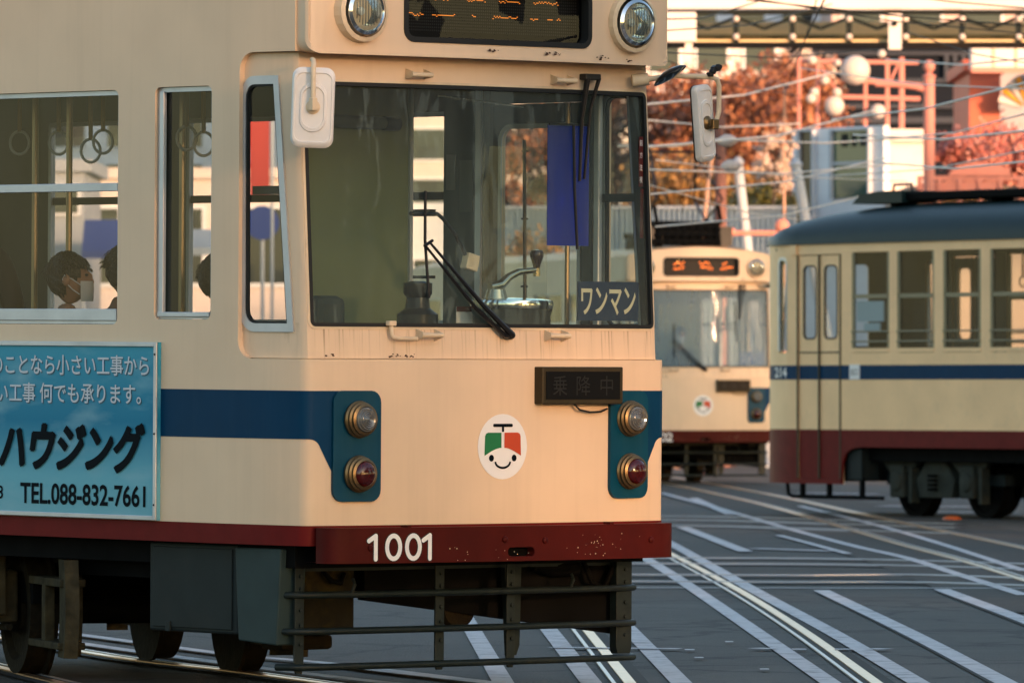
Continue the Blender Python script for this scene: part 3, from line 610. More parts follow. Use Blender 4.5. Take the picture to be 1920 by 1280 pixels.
MB().lim(.04, .16, -.06, .06, 0, PZ(80, D) - oz).build('stem', 'cream_panel', r)
for x in (-.4, .1): MB().lim(x - .03, x + .03, .15, 1.5, PZ(40, D) - oz - .03, PZ(40, D) - oz + .03).build('arm', 'truss', r)
SHADE_N = 3000
# ------------------------------------------------------------------ trees
def leafmat(name, c1, c2, c3):
    m = bpy.data.materials.new(name); m.use_nodes = True; n = m.node_tree.nodes; l = m.node_tree.links; p = n['Principled BSDF']
    g = n.new('ShaderNodeNewGeometry'); cr = n.new('ShaderNodeValToRGB'); e = cr.color_ramp.elements
    e[0].position = 0; e[0].color = (*c1, 1); e[1].position = 1; e[1].color = (*c3, 1); q = cr.color_ramp.elements.new(.5); q.color = (*c2, 1)
    l.new(g.outputs['Random Per Island'], cr.inputs[0]); l.new(cr.outputs[0], p.inputs['Base Color']); p.inputs['Roughness'].default_value = .45
    return m
M['leaf_orange'] = leafmat('leaf_orange', (.055, .020, .010), (.19, .060, .024), (.42, .18, .085))
M['leaf_gold'] = leafmat('leaf_gold', (.06, .045, .012), (.22, .11, .028), (.40, .22, .07))
M['leaf_pink'] = leafmat('leaf_pink', (.22, .055, .045), (.42, .13, .10), (.56, .26, .20))
M['leaf_pale'] = leafmat('leaf_pale', (.34, .23, .17), (.56, .42, .33), (.70, .58, .48))
M['leaf_green'] = leafmat('leaf_green', (.012, .018, .006), (.05, .055, .012), (.12, .11, .025))
M['bark'] = mat('bark', (.06, .04, .03), .9, var=.3, scale=8, bump=.6, bscale=12)
def tree(label, px, py, D, rx, rz, leaf, n, size, seed, gname='tree', group=None, pos=None):
    c = Vector(pos) if pos else at(px, py, D); D = c.y; rd = random.Random(seed); r = empty(gname, (c.x, D, 0), label=label, cat='tree' if gname != 'shrub' else 'shrub', group=group)
    t = MB(); h = c.z; L = []
    t.tube([(0, 0, 0), (.05, .02, h * .45), (-.03, 0, h * .8), (0, 0, h + rz * .6)], [rx * .085 + .03, rx * .06 + .02, rx * .04 + .012, .01], 9)
    for k in range(11):
        a = rd.uniform(0, 6.28); b = h - rz * .8 + rz * 1.3 * k / 11; e = rx * rd.uniform(.5, .95)
        q = [(0, 0, b - rz * .2), (cos(a) * e * .5, sin(a) * e * .5, b + rz * .12), (cos(a) * e, sin(a) * e, b + rz * .22)]
        t.tube(q, [rx * .03 + .008, rx * .018 + .006, .006], 6)
    t.build('trunk', 'bark', r, smooth=True)
    cl = []
    for k in range(int(26 + n / 260)):
        u = rd.uniform(-1, 1); a = rd.uniform(0, 6.28); rr = rd.uniform(.25, 1.0) ** .6; s = sqrt(1 - u * u)
        cl.append((cos(a) * s * rr * rx, sin(a) * s * rr * rx, h + u * rr * rz, rd.uniform(.14, .34)))
    m = MB()
    for k in range(n):
        x, y, z, s = rd.choice(cl); d = Vector((rd.gauss(0, 1), rd.gauss(0, 1), rd.gauss(0, .8))) * s * rx * .55
        p = Vector((x, y, z)) + d; q = size * rd.uniform(.6, 1.35)
        u = Vector((rd.gauss(0, 1), rd.gauss(0, 1), rd.gauss(0, 1))).normalized(); v = u.orthogonal().normalized() * q * .5
        u = u * q
        m.add([p - u * .5, p + v * .75, p + u * .6, p - v * .75], [(0, 1, 2, 3)])
    m.build('crown', leaf, r, fix=False)
tree('large orange autumn tree behind the right mirror', 1375, 255, 205, 2.3, 1.75, 'leaf_orange', 9000, .17, 1, group='autumn trees')
tree('orange autumn tree seen through the right part of the windscreen', 1150, 250, 210, 2.3, 2.2, 'leaf_orange', 8000, .17, 2, group='autumn trees')
tree('orange autumn tree seen through the far door window', 960, 300, 208, 1.5, 1.6, 'leaf_orange', 6500, .16, 3, group='autumn trees')
tree('orange autumn tree between the brown pole and the white building', 1480, 220, 212, 1.7, 1.6, 'leaf_orange', 7000, .16, 4, group='autumn trees')
tree('golden autumn tree low behind the distant tram', 1300, 380, 190, 2.0, 1.2, 'leaf_gold', 6000, .15, 5, group='autumn trees')
tree('golden shrub seen low through the far door window', 985, 540, 138, 1.2, .9, 'leaf_gold', 5000, .10, 6, 'shrub')
tree('yellow green shrub seen low beside the driver partition', 800, 560, 136, .7, .7, 'leaf_green', 3500, .09, 7, 'shrub')
tree('pale feathery blossom tree left of the white building', 1452, 300, 146, .42, .75, 'leaf_pale', 1500, .085, 8, group=None)
tree('pinkish red maple behind the vermilion railing', 1866, 292, 156, 1.2, .55, 'leaf_pink', 7000, .11, 9, group='autumn trees')
tree('dark green evergreen between leaning poles', 1440, 400, 150, .8, .6, 'leaf_green', 3500, .10, 10, 'shrub')
tree('pale pink tree behind the red steel frame', 1480, 150, 230, 1.3, .9, 'leaf_pale', 2500, .15, 12)
# added row of unseen trees outside the frame, thins the sun on the trams
M['leaf_brown'] = leafmat('leaf_brown', (.10, .05, .02), (.18, .09, .03), (.22, .13, .05))
for k in range(21):
    y = -46 + 7.0 * k; x = 15.5 + 1.2 * sin(k * 2.1)
    tree('added shade tree out of view on the right', 960, 640, 10, 4.0, 4.2, 'leaf_brown', SHADE_N, .36, 40 + k, 'shade_tree', 'added shade trees on the right', pos=(x, y, 5.6))
# ------------------------------------------------------------------ overhead wires
wires = [((1180, 199, 74), (1560, 137, 96), .016, 'p'), ((1180, 222, 82), (1500, 232, 100), .014, 'p'), ((1200, 277, 70), (1640, 207, 98), .016, 'p'), ((1160, 274, 76), (1348, 262, 86), .018, 'p'), ((1348, 262, 86), (1720, 258, 100), .016, 'p'),
         ((1200, 318, 78), (1680, 307, 100), .015, 'p'), ((1220, 364, 72), (1660, 296, 96), .013, 'p'), ((1230, 425, 74), (1640, 362, 98), .013, 'p'), ((1560, 224, 80), (1960, 146, 62), .014, 'p'), ((1600, 253, 84), (1990, 238, 64), .015, 'p'),
         ((1640, 304, 80), (1990, 296, 60), .012, 'p'), ((1640, 262, 88), (1990, 195, 66), .012, 'p'), ((1660, 112, 90), (1990, 103, 70), .013, 'p'), ((1180, 38, 60), (1420, 4, 80), .010, 'd'), ((1180, 62, 62), (1560, 8, 84), .009, 'd'),
         ((1400, 0, 70), (1960, 52, 74), .010, 'd'), ((1300, -20, 66), (1990, 70, 80), .009, 'd'), ((1460, 140, 90), (1560, -30, 60), .010, 'd'), ((1330, 400, 108), (1334, 130, 104), .012, 'p'), ((1190, 96, 64), (1660, 92, 84), .009, 'd'),
         ((1540, -30, 70), (1480, 150, 90), .008, 'd'), ((1620, -20, 66), (1930, 16, 72), .010, 'd'),
         ((1230, 300, 84), (1700, 340, 100), .010, 'p'), ((1210, 345, 80), (1560, 420, 100), .010, 'p'), ((1500, 128, 86), (1990, 170, 70), .009, 'p'), ((1560, 330, 90), (1990, 268, 70), .010, 'p'), ((1240, 110, 70), (1500, 180, 90), .008, 'd'), ((1700, 60, 80), (1990, 130, 66), .008, 'd'), ((1280, 400, 108), (1300, 230, 104), .010, 'd')]
names = {'p': 'pale', 'd': 'dark'}
WL = ['slanting up to the right across the top of the right mirror', 'nearly level behind the middle of the right mirror', 'slanting up through the lower half of the right mirror', 'ending at the upper bright insulator', 'running level from the upper insulator over the white building',
      'level just below the right mirror past the lower insulator', 'slanting over the golden tree towards the teal window', 'lowest, slanting just above the distant tram pantograph', 'steepest, crossing the ball finial post', 'level across the middle of the finial post',
      'low and level in front of the pinkish maple', 'slanting up in front of the red pillar shop', 'high, level in front of the navy building', 'thin, topmost left, meeting the sign box', 'thin, slanting across the sign box to the truss',
      'thin, falling to the right across the footbridge parapet', 'thin, falling to the right across the footbridge truss', 'steep, leaning right in front of the truss left half', 'hanging upright behind the right mirror arm', 'thin, level just under the footbridge',
      'steep, leaning left in front of the truss left half', 'thin, crossing the parapet at the top right corner',
      'falling to the right from the lower mirror to the teal window', 'falling to the right just above the distant pantograph', 'falling to the right in front of the globes', 'rising in front of the vermilion railing', 'thin, falling across the upper orange tree', 'thin, falling across the long cream sign box', 'upright above the distant pantograph']
for i, (a, b, w, k) in enumerate(wires):
    p, q = at(*a), at(*b); c = (p + q) / 2; sag = Vector((0, 0, -.004 * (q - p).length))
    o = MB().tube([p - p, (p + q) / 2 - p + sag, q - p], w * .72, 6).build('overhead_wire', 'wirepale' if k == 'p' else 'truss', smooth=True); o.location = p
    tag(o, names[k] + ' overhead tram wire ' + WL[i], 'wire', names[k] + ' overhead wires')
for px, py, D, lab in ((1364, 264, 87, 'bright pear shaped wire insulator beside the right mirror'), (1371, 311, 88, 'bright pear shaped wire insulator below and right of the right mirror')):
    o = MB().lathe([(.001, -.13), (.04, -.10), (.075, -.03), (.07, .04), (.035, .10), (.001, .14)], (0, 0, 0), (1, 0, .05), 14).build('wire_insulator', 'globe', smooth=True); o.location = at(px, py, D); tag(o, lab, 'insulator', 'wire insulators')
# ------------------------------------------------------------------ the cream tram (two of them stand in the photo)
class Plan:
    """plan curve of a tram end: arc length u = 0 at the middle of the front, negative to the left (x < 0)"""
    def __init__(s, half):
        s.p = [Vector(q) for q in half]; s.c = [0.0]
        for a, b in zip(s.p[:-1], s.p[1:]): s.c.append(s.c[-1] + (b - a).length)
    def __call__(s, u):
        t = abs(u); i = 0
        while i < len(s.c) - 2 and s.c[i + 1] < t: i += 1
        k = (t - s.c[i]) / (s.c[i + 1] - s.c[i]); q = s.p[i].lerp(s.p[i + 1], k)
        d = (s.p[i + 1] - s.p[i]).normalized(); nrm = Vector((d.y, -d.x))
        return (q.x, q.y, nrm.x, nrm.y) if u >= 0 else (-q.x, q.y, -nrm.x, nrm.y)
    def uy(s, y):      # arc length at side position y (past the corner)
        for i in range(len(s.p) - 1):
            a, b = s.p[i], s.p[i + 1]
            if b.y > y >= a.y and s.p[i].x > 1.0 - 0.3: return s.c[i] + (y - a.y) / (b.y - a.y) * (b - a).length
        return s.c[-1]
    def cuts(s): return [c for c in s.c[1:-1]] + [-c for c in s.c[1:-1]] + [0.0]
LEN = 12.4
def bowpts(hw, y0, b, n=9): return [(hw * i / n, y0 - b * (1 - (i / n) ** 2)) for i in range(n + 1)]
OUT = Plan(bowpts(1.09, 0.0, 0.07) + [(1.112, 0.006), (1.130, 0.022), (1.141, 0.050), (1.165, 0.30), (1.19, 0.58), (1.19, LEN)])
CAB = Plan(bowpts(1.085, 0.03, 0.07) + [(1.099, 0.035), (1.107, 0.048), (1.113, 0.075), (1.138, 0.33), (1.160, 0.62), (1.160, 0.95)])
VIS = Plan(bowpts(1.10, -0.012, 0.05) + [(1.125, 0.0), (1.135, 0.02), (1.137, 0.10), (1.14, 0.30)])
def fo(off=0.0):
    def fn(u, z):
        x, y, nx, ny = OUT(u); return (x + nx * off, y + ny * off, z)
    return fn
def fc(off=0.0):
    def fn(u, z):
        x, y, nx, ny = CAB(u); k = max(0, min(1, (z - 1.58) / 1.4)) * max(0, min(1, 1 - (y - .03) / .45))
        return (x + nx * off, y + ny * off + .085 * k, z)
    return fn
def fv(off=0.0):
    def fn(u, z):
        x, y, nx, ny = VIS(u); return (x + nx * off, y + ny * off, z)
    return fn
ins = lambda c: (0, max(c.y, 1.2) if abs(c.x) > 1.0 else 1.2, c.z)
def side(x):       # print or plate on the left side: a runs to the front, b is up
    return lambda a, b: (x, a, b)

def hub_lamp(root, x, z, y, lens):
    b = MB().lathe([(.086, 0), (.088, -.012), (.080, -.020), (.082, -.034), (.073, -.040), (.074, -.054), (.062, -.060), (.060, -.045)], (x, y, z), (0, 1, 0), 32)
    L = MB()
    if lens == 'lensclear':
        prof = []
        for k in range(14):
            t = k / 13; r = .062 * (1 - t); prof.append((max(r, .0005), -.050 - .034 * sqrt(1 - (1 - t) ** 2) - (.004 if k % 2 else 0)))
    else: prof = [(max(.062 * cos(a * pi / 2 / 9), .0005), -.050 - .036 * sin(a * pi / 2 / 9)) for a in range(10)]
    L.lathe(prof, (x, y, z), (0, 1, 0), 28)
    o = L.build('lamp', lens, root, smooth=(lens == 'lensred'))
    b.build('bezel', 'bronze', o, smooth=True)
    return o

def headlight(root, x, z, y):
    h = MB().lathe([(.115, .05), (.118, -.02), (.112, -.055), (.098, -.066), (.092, -.058)], (x, y, z), (0, 1, 0), 32).build('headlight', 'chrome', root, smooth=True)
    MB().lathe([(.093, -.056), (.088, -.03), (.07, .0), (.045, .028), (.015, .04), (.001, .042)], (x, y, z), (0, 1, 0), 28).build('reflector', 'chrome', h, smooth=True)
    MB().lathe([(.022, .02), (.02, -.015), (.001, -.022)], (x, y, z), (0, 1, 0), 12).build('bulb', 'white', h, smooth=True)
    MB().lathe([(.093, -.057), (.08, -.068), (.05, -.079), (.02, -.083), (.001, -.0835)], (x, y, z), (0, 1, 0), 28).build('lens', 'windshield', h, smooth=True)
    v = MB()
    for k in range(9):
        xx = x - .07 + .0175 * k; hh = sqrt(max(0, .082 ** 2 - (xx - x) ** 2)) * .9
        v.tube([(xx, y - .064, z - hh), (xx, y - .066, z - hh * .4), (xx, y - .066, z + hh * .4), (xx, y - .064, z + hh)], .0022, 4)
    v.build('lens_rib', 'lensclear', h)
    # hood: cream collar round the lower part and the sides
    c = MB(); n = 22
    for k in range(n):
        a0 = -pi * .98 + pi * 1.96 * k / n - pi / 2; a1 = -pi * .98 + pi * 1.96 * (k + 1) / n - pi / 2
        for (ra, rb) in ((.125, .150),):
            q = lambda r, a, yy: (x + r * cos(a), yy, z + r * sin(a))
            c.add([q(ra, a0, y + .06), q(ra, a0, y - .045), q(ra, a1, y - .045), q(ra, a1, y + .06), q(rb, a0, y + .06), q(rb * .97, a0, y - .038), q(rb * .97, a1, y - .038), q(rb, a1, y + .06)],
                  [(0, 1, 2, 3), (4, 7, 6, 5), (1, 5, 6, 2)])
    c.build('hood', 'trim', h, smooth=True)
    return h

def window(root, pts, fn, out, bar=None, frame=.028, m='alu', pane='pane', depth=.02, gl=None):
    """frame with pane; pts is the opening outline in the wrapped surface"""
    w = sheet('window', pts, [inset(pts, frame)], [], fn, m, root, depth, out)
    sheet('pane', inset(pts, frame * .8), [], [], gl or fn, pane, w, 0, out)
    return w

def make_tram(root, number, ad=False, lean=1):
    UY = OUT.uy
    cuts = OUT.cuts()
    # ---- openings
    left_win = [(.655, 1.09, 1.768, 2.878), (1.375, 2.95, 1.742, 2.872), (3.25, 4.80, 1.742, 2.872), (6.6, 8.1, 1.742, 2.872), (8.4, 9.9, 1.742, 2.872), (10.2, 11.6, 1.742, 2.872)]
    right_win = [(1.66, 2.66, 1.70, 2.83), (2.86, 3.78, 1.70, 2.83), (4.00, 4.975, 1.70, 2.83), (7.0, 7.35, 1.7, 2.83), (7.6, 8.55, 1.7, 2.83), (8.8, 9.75, 1.7, 2.83), (10.0, 11.0, 1.7, 2.83)]
    holes = [rrect(-UY(b), z0, -UY(a), z1, .035) for a, b, z0, z1 in left_win] + [rrect(UY(a), z0, UY(b), z1, .035) for a, b, z0, z1 in right_win]
    door = rrect(UY(.585), .86, UY(1.32), 2.86, .02); holes.append(door)
    recess = rrect(-UY(.46), 1.585, UY(.46), 3.03, .085)      # starts at lower left, runs round to upper left
    lo = -UY(LEN); hi = UY(LEN); q = UY(.09)
    k = len(recess) // 4
    notch = recess[2 * k:3 * k][::-1] + recess[k:2 * k][::-1] + recess[:k][::-1] + recess[3 * k:][::-1]
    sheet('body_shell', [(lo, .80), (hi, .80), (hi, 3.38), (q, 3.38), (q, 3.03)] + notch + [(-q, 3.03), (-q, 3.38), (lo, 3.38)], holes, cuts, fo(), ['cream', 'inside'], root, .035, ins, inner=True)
    # ---- upper cab panel, set back
    CU = CAB.uy
    ws = rrect(-1.083, 1.742, 1.083, 2.888, .025)
    cw = lambda sgn: ccw([(sgn * CU(y), z) for y, z in
          [(.115, 1.717)] + [(.475 - .10 + .10 * sin(t), 1.717 + .10 - .10 * cos(t)) for t in [pi / 2 * k / 6 for k in range(7)]]
          + [(.475 - .10 + .10 * cos(t), 2.913 - .10 + .10 * sin(t)) for t in [pi / 2 * k / 6 for k in range(7)]] + [(.185, 2.913)]])
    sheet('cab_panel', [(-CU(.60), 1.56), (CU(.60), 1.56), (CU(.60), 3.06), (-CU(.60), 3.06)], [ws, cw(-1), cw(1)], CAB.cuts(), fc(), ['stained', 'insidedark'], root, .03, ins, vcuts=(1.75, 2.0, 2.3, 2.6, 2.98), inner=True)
    # ledge closing the step at the belt and at the top of the recess
    us = [-UY(.44) + 2 * UY(.44) * k / 60 for k in range(61)]
    for z, zz in ((1.588, 1.0), (3.028, 1.0)):
        A = [fo(-.004)(u, z) for u in us]; B = [fc(-.02)(u * CU(.44) / UY(.44), z) for u in us]
        n = len(us); MB().add(A + B, [(i, i + 1, i + 1 + n, i + n) for i in range(n - 1)]).build('ledge', 'cream', root, fix=False)
    # ---- windscreen: pale outer trim, black gasket, glass
    wsf = sheet('windscreen', inset(ws, .012), [], CAB.cuts(), fc(-.012), 'windshield' if number == '1001' else 'sky_glass', root, 0, ins, vcuts=(2.0, 2.3, 2.6))
    sheet('trim_strip', inset(ws, -.016), [inset(ws, -.004)], CAB.cuts(), fc(.004), 'trim', wsf, .006, ins, vcuts=(2.0, 2.3, 2.6))
    sheet('gasket', inset(ws, -.004), [inset(ws, .014)], CAB.cuts(), fc(.007), 'rubber', wsf, .03, ins, vcuts=(2.0, 2.3, 2.6))
    for sgn in (-1, 1):
        p = cw(sgn)
        w = sheet('window', inset(p, -.006), [inset(p, .034)], CAB.cuts(), fc(.008), 'alu', root, .03, ins)
        sheet('gasket', inset(p, .034), [inset(p, .044)], CAB.cuts(), fc(.002), 'rubber', w, .02, ins)
        sheet('pane', inset(p, .030), [], CAB.cuts(), fc(-.010), 'pane', w, 0, ins)
        MB().lim(sgn * 1.09, sgn * 1.105, .19, .45, 2.36, 2.40).build('sash_bar', 'insidedark', w)
    # ---- side windows
    for sgn, L in ((-1, left_win), (1, right_win)):
        for (a, b, z0, z1) in L:
            p = rrect(sgn * UY(a), z0, sgn * UY(b), z1, .03)
            fr = .024
            w = sheet('window', inset(p, .002), [inset(p, fr)], cuts, fo(-.018), 'alu', root, .03, ins)
            x = sgn * 1.166
            if b - a > .6:
                MB().lim(x - .012, x + .012, a + .02, b - .02, 2.385, 2.425).build('sash_rail', 'alu' if sgn < 0 else 'insidedark', w, bevel=.003)
                MB().lim(x - .016, x + .014, a + .02, b - .02, z0 + .018, z0 + .075).build('sill_rail', 'alu', w, bevel=.003)
            else:
                MB().lim(x - .015, x + .005, b - .055, b - .022, z0 + .02, z1 - .02).build('sash_stile', 'alu', w, bevel=.003)
                MB().lim(x - .02, x + .01, a + .02, b - .02, z0 + .012, z0 + .035).build('sill_rail', 'alu', w, bevel=.003)
            sheet('pane', inset(p, fr * .7), [], cuts, fo(-.035), 'pane', w, 0, ins)
    # ---- front right door (seen from inside)
    dg = rrect(UY(.655), 1.02, UY(1.255), 2.745, .075)
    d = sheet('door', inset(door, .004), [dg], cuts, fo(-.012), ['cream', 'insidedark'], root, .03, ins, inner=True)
    sheet('gasket', inset(dg, -.012), [inset(dg, .012)], cuts, fo(-.045), 'alu', d, .006, ins)
    sheet('pane', inset(dg, -.003), [], cuts, fo(-.028), 'pane', d, 0, ins)
    # ---- roof, rear wall, visor
    r = MB(); ys = [.0, .3] + [1 + k for k in range(12)]; n = 17
    for y in ys:
        for k in range(n):
            x = -1.19 + 2.38 * k / (n - 1); sq = .955 if y < .2 else 1
            r.v.append((x * sq, y, 3.375 + .17 * (1 - abs(x / 1.19) ** 2.4)))
    r.f = [(j * n + k, j * n + k + 1, (j + 1) * n + k + 1, (j + 1) * n + k) for j in range(len(ys) - 1) for k in range(n - 1)]
    r.v[:] = [(x, min(y, LEN), z) for x, y, z in r.v]
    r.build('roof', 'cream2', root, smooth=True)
    MB().lim(-1.18, 1.18, LEN - .03, LEN, .8, 3.38).build('rear_wall', 'cream', root)
    # visor: lamp and destination box over the windscreen
    N = 16
    vout = rrect(-1.155, 3.018, 1.155, 3.40, [.075, .075, .03, .03], 6)
    vout = [(a, b + (.125 * (1 - (a / 1.15) ** 2) if b > 3.3 else 0)) for a, b in vout]
    top = [(1.10 - 2.2 * k / N, 3.40 + .125 * (1 - ((1.10 - 2.2 * k / N) / 1.15) ** 2)) for k in range(1, N)]
    io = next(i for i, (a, b) in enumerate(vout) if b > 3.36 and a < 0)
    vout = vout[:io] + top + vout[io:]
    dis = rrect(-.582, 3.098, .582, 3.36, .05)
    vis = sheet('visor', vout, [dis], VIS.cuts(), fv(), 'cream', root, 0, (0, 3, 3.2))
    rim = MB(); V0 = [fv()(a, b) for a, b in vout]
    V1 = [fv(-.004)(a * .988, b + (.005 if b < 3.2 else -.004)) for a, b in vout]
    V1 = [(x, y - .007, z) for x, y, z in V1]
    V2 = [(x * .995, .34, z + .02) for x, y, z in V0]; n = len(V0)
    rim.add(V0 + V2, [(i, (i + 1) % n, (i + 1) % n + n, i + n) for i in range(n)])
    rim.build('visor_side', 'cream', vis, smooth=True)
    sheet('lip', vout, [inset(vout, .018)], VIS.cuts(), fv(.007), 'cream', vis, .012, (0, 3, 3.2))
    sheet('display_gasket', inset(dis, -.012), [inset(dis, .014)], VIS.cuts(), fv(.006), 'rubber', vis, .05, (0, 3, 3.2))
    dp = MB().lim(-.60, .60, .02, .05, 3.08, 3.38).build('destination_display', 'display', root)
    MB().add([(-.58, -.02, 3.09), (.58, -.02, 3.09), (.58, -.02, 3.37), (-.58, -.02, 3.37)], [(0, 1, 2, 3)]).build('display_glass', 'acrylic', dp)
    led = MB(); grid = MB(); rnd = random.Random(3)
    for row, z in ((0, 3.300), (1, 3.222)) if number == '1001' else ((0, 3.27), (1, 3.20)):
        segs = ([(-.53, -.41), (-.36, -.25), (-.15, -.03), (.06, .19), (.28, .44)], [(-.54, -.42), (-.36, -.22), (-.11, -.09), (.02, .18), (.26, .31), (.37, .40), (.43, .45)])[row] \
            if number == '1001' else ([(-.40, -.25), (.0, .15), (.36, .42)], [(-.40, -.25), (.02, .20), (.33, .52)])[row]
        for a, b in segs:
            x = a
            while x < b:
                zz = z + rnd.choice((0, 0, 0, 0, .006, -.006) if number == '1001' else (0, 0, .024, .024)) - (x + .5) * .0
                s = .0027 if number == '1001' else .010
                led.box((x, .0165, zz), (s * 2, .003, s * 1.5)); x += .0085 if number == '1001' else .024
    led.build('lit_leds', 'amber' if number == '1001' else 'amber2', dp)['kind'] = 'stuff'
    k = 0
    for i in range(88):
        for j in range(18):
            if j < 3: continue
            grid.add([(-.565 + i * .0128 - .004, .0185, 3.105 + j * .0145 - .004), (-.565 + i * .0128 + .004, .0185, 3.105 + j * .0145 - .004), (-.565 + i * .0128 + .004, .0185, 3.105 + j * .0145 + .004), (-.565 + i * .0128 - .004, .0185, 3.105 + j * .0145 + .004)], [(0, 1, 2, 3)])
    g = grid.build('unlit_led_grid', 'ledoff', dp, fix=False); g['kind'] = 'stuff'
    for x in (-.855, .855): headlight(root, x, 3.222, -.035)
    # rust flakes along the visor's lower edge
    rf = MB(); rr = random.Random(5)
    for (cx, cz, w) in ((.30, 3.055, .03), (.655, 3.043, .05), (.84, 3.036, .03), (.36, 3.058, .02), (.66, 3.05, .02), (-.05, 3.06, .03), (-1.02, 1.605, .04), (-.62, 1.603, .05), (-.55, 1.602, .03)):
        for _ in range(7):
            u = cx + rr.uniform(-w, w); z = cz + rr.uniform(-.007, .007); s = rr.uniform(.003, .011)
            P = [(u + s * rr.uniform(.5, 1.2) * cos(t), z + s * .5 * rr.uniform(.5, 1.2) * sin(t)) for t in [2 * pi * k / 7 for k in range(7)]]
            rf.add([(fv(.0105) if z > 2 else fo(.002))(a, b) for a, b in P], [tuple(range(7))])
    rf.build('rust_flakes', 'rust', root, fix=False)['kind'] = 'stuff'
    # ---- lower skirt strip, blue band, lamp panels
    for sgn in (-1, 1):
        a, b = sorted((0.0, sgn * UY(LEN)))
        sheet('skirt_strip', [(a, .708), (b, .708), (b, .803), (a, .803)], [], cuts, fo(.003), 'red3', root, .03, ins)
        e = UY(LEN)
        band = [(sgn * e, 1.207), (sgn * UY(.03), 1.209)]
        # the band swoops down behind the lamp panel
        for t in range(7):
            k = t / 6 * 1.2; band.append((sgn * (1.115 - .06 * sin(k)), 1.208 - .06 * (1 - cos(k))))
        band += [(sgn * .985, 1.04), (sgn * .95, .945), (sgn * .915, .925), (sgn * .90, .925), (sgn * .90, 1.436), (sgn * UY(.03), 1.436), (sgn * e, 1.436)]
        sheet('blue_band', ccw(band), [], cuts, fo(.0022), 'blue', root, 0, ins)
        pl = rrect(sgn * .725, .915, sgn * .995, 1.437, .055)
        sheet('lamp_panel', pl, [], cuts, fo(.018), 'teal', root, .018, ins)
        for z, lens in ((1.302, 'lensclear'), (1.046, 'lensred')): hub_lamp(root, sgn * .857, z, -.045, lens)
    # ---- emblem: white disc with a green and vermilion smiling tram front
    ex, ez = 0.02, 1.17
    cir = lambda cx, cz, rx, rz, n=40: [(cx + rx * cos(2 * pi * k / n), cz + rz * sin(2 * pi * k / n)) for k in range(n)]
    em = sheet('emblem', cir(ex, ez, .156, .156), [], cuts, fo(.003), 'white', root, 0, ins)
    f6 = fo(.0052); f7 = fo(.007)
    def E(name, P, m): sheet(name, [(ex + a * .156, ez + b * .156) for a, b in P], [], [], f6, m, em, 0, ins, smooth=False)
    arc = [(.72 - 1.44 * k / 12, -.27 + .24 * sin(pi * k / 12)) for k in range(13)]      # brow line over the face
    E('green_half', ccw([(-.06, .43), (-.60, .43), (-.68, .40), (-.72, .32), (-.74, -.28)] + [p for p in arc[::-1] if p[0] < -.05] + [(-.06, -.04)]), 'green')
    E('vermilion_half', ccw([(.06, .43), (.60, .43), (.68, .40), (.72, .32), (.74, -.28)] + [p for p in arc if p[0] > .05] + [(.06, -.04)]), 'vermil')
    E('pole_mark', [(-.045, .45), (.045, .45), (.045, .62), (-.045, .62)], 'greentext')
    E('bar_mark', rrect(-.40, .60, .40, .70, .045), 'greentext')
    for s in (-1, 1): E('eye_mark', [(s * .46 + .10 * cos(t), -.35 + .105 * sin(t)) for t in [2 * pi * k / 20 for k in range(20)]], 'greentext')
    sm = [(ex + .156 * .30 * cos(t), ez + .156 * (-.46 - .19 * sin(t))) for t in [pi * k / 14 for k in range(15)]]
    ribbon('smile_mark', sm, .011, f6, 'greentext', em)
    # ---- small display box hung on the front
    bx = MB().lim(.225, .745, -.125, -.055, 1.372, 1.552).build('message_board', 'boardframe', root, bevel=.006)
    MB().lim(.247, .723, -.1275, -.12, 1.395, 1.530).build('screen', 'display', bx)
    for i, ch in enumerate('乗降中'):
        text('dim_character', ch, .1, lambda a, b, i=i: (.335 + i * .15 + a, -.1285, 1.462 + b), 'ledoff', bx, height=.095)
    for x in (.27, .70):
        MB().lim(x - .012, x + .012, -.06, -.01, 1.40, 1.53).build('hanger', 'boardframe', bx)
    MB().tube([(.46, -.09, 1.372), (.50, -.085, 1.345), (.57, -.08, 1.333), (.65, -.07, 1.335), (.70, -.06, 1.35)], .005, 6).build('cable', 'rubber', bx, smooth=True)
    # ---- bumper
    BP = Plan(bowpts(.98, -.150, .075) + [(1.04, -.139), (1.072, -.120), (1.092, -.090), (1.097, -.055), (1.098, -.02)])
    fb = lambda off=0.0: (lambda u, z: (BP(u)[0] + BP(u)[2] * off, BP(u)[1] + BP(u)[3] * off, z))
    be = BP.uy(-.03)
    slot = rrect(-.075, .650, .095, .694, .021)
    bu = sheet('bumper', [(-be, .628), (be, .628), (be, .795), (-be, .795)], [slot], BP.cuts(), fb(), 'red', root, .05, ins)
    cap = MB(); us = [-be + 2 * be * k / 50 for k in range(51)]
    for z in (.791, .632):
        A = [fb(-.003)(u, z) for u in us]; B = [(p[0] * .97, max(p[1] + .12, .06), z) for p in A]
        cap.add(A + B, [(i, i + 1, i + 52, i + 51) for i in range(50)])
    cap.build('bumper_top', 'red', bu, fix=False)
    MB().lim(-.11, .13, -.165, -.155, .64, .71).build('slot_back', 'under', bu)
    for x, z in ((-.98 + .10, .70), (-.095, .732), (.16, .724), (.90, .716)):
        p = fb()(x, z); MB().lathe([(.016, .0), (.015, -.008), (.010, -.012), (.001, -.013)], p, (0, 1, 0), 10).build('bolt', 'red', bu, smooth=True)
    for x in (-.66, .62): MB().lim(x - .012, x + .012, -.19, -.14, .789, .806).build('bolt', 'red', bu)
    fl = MB(); rr = random.Random(11)
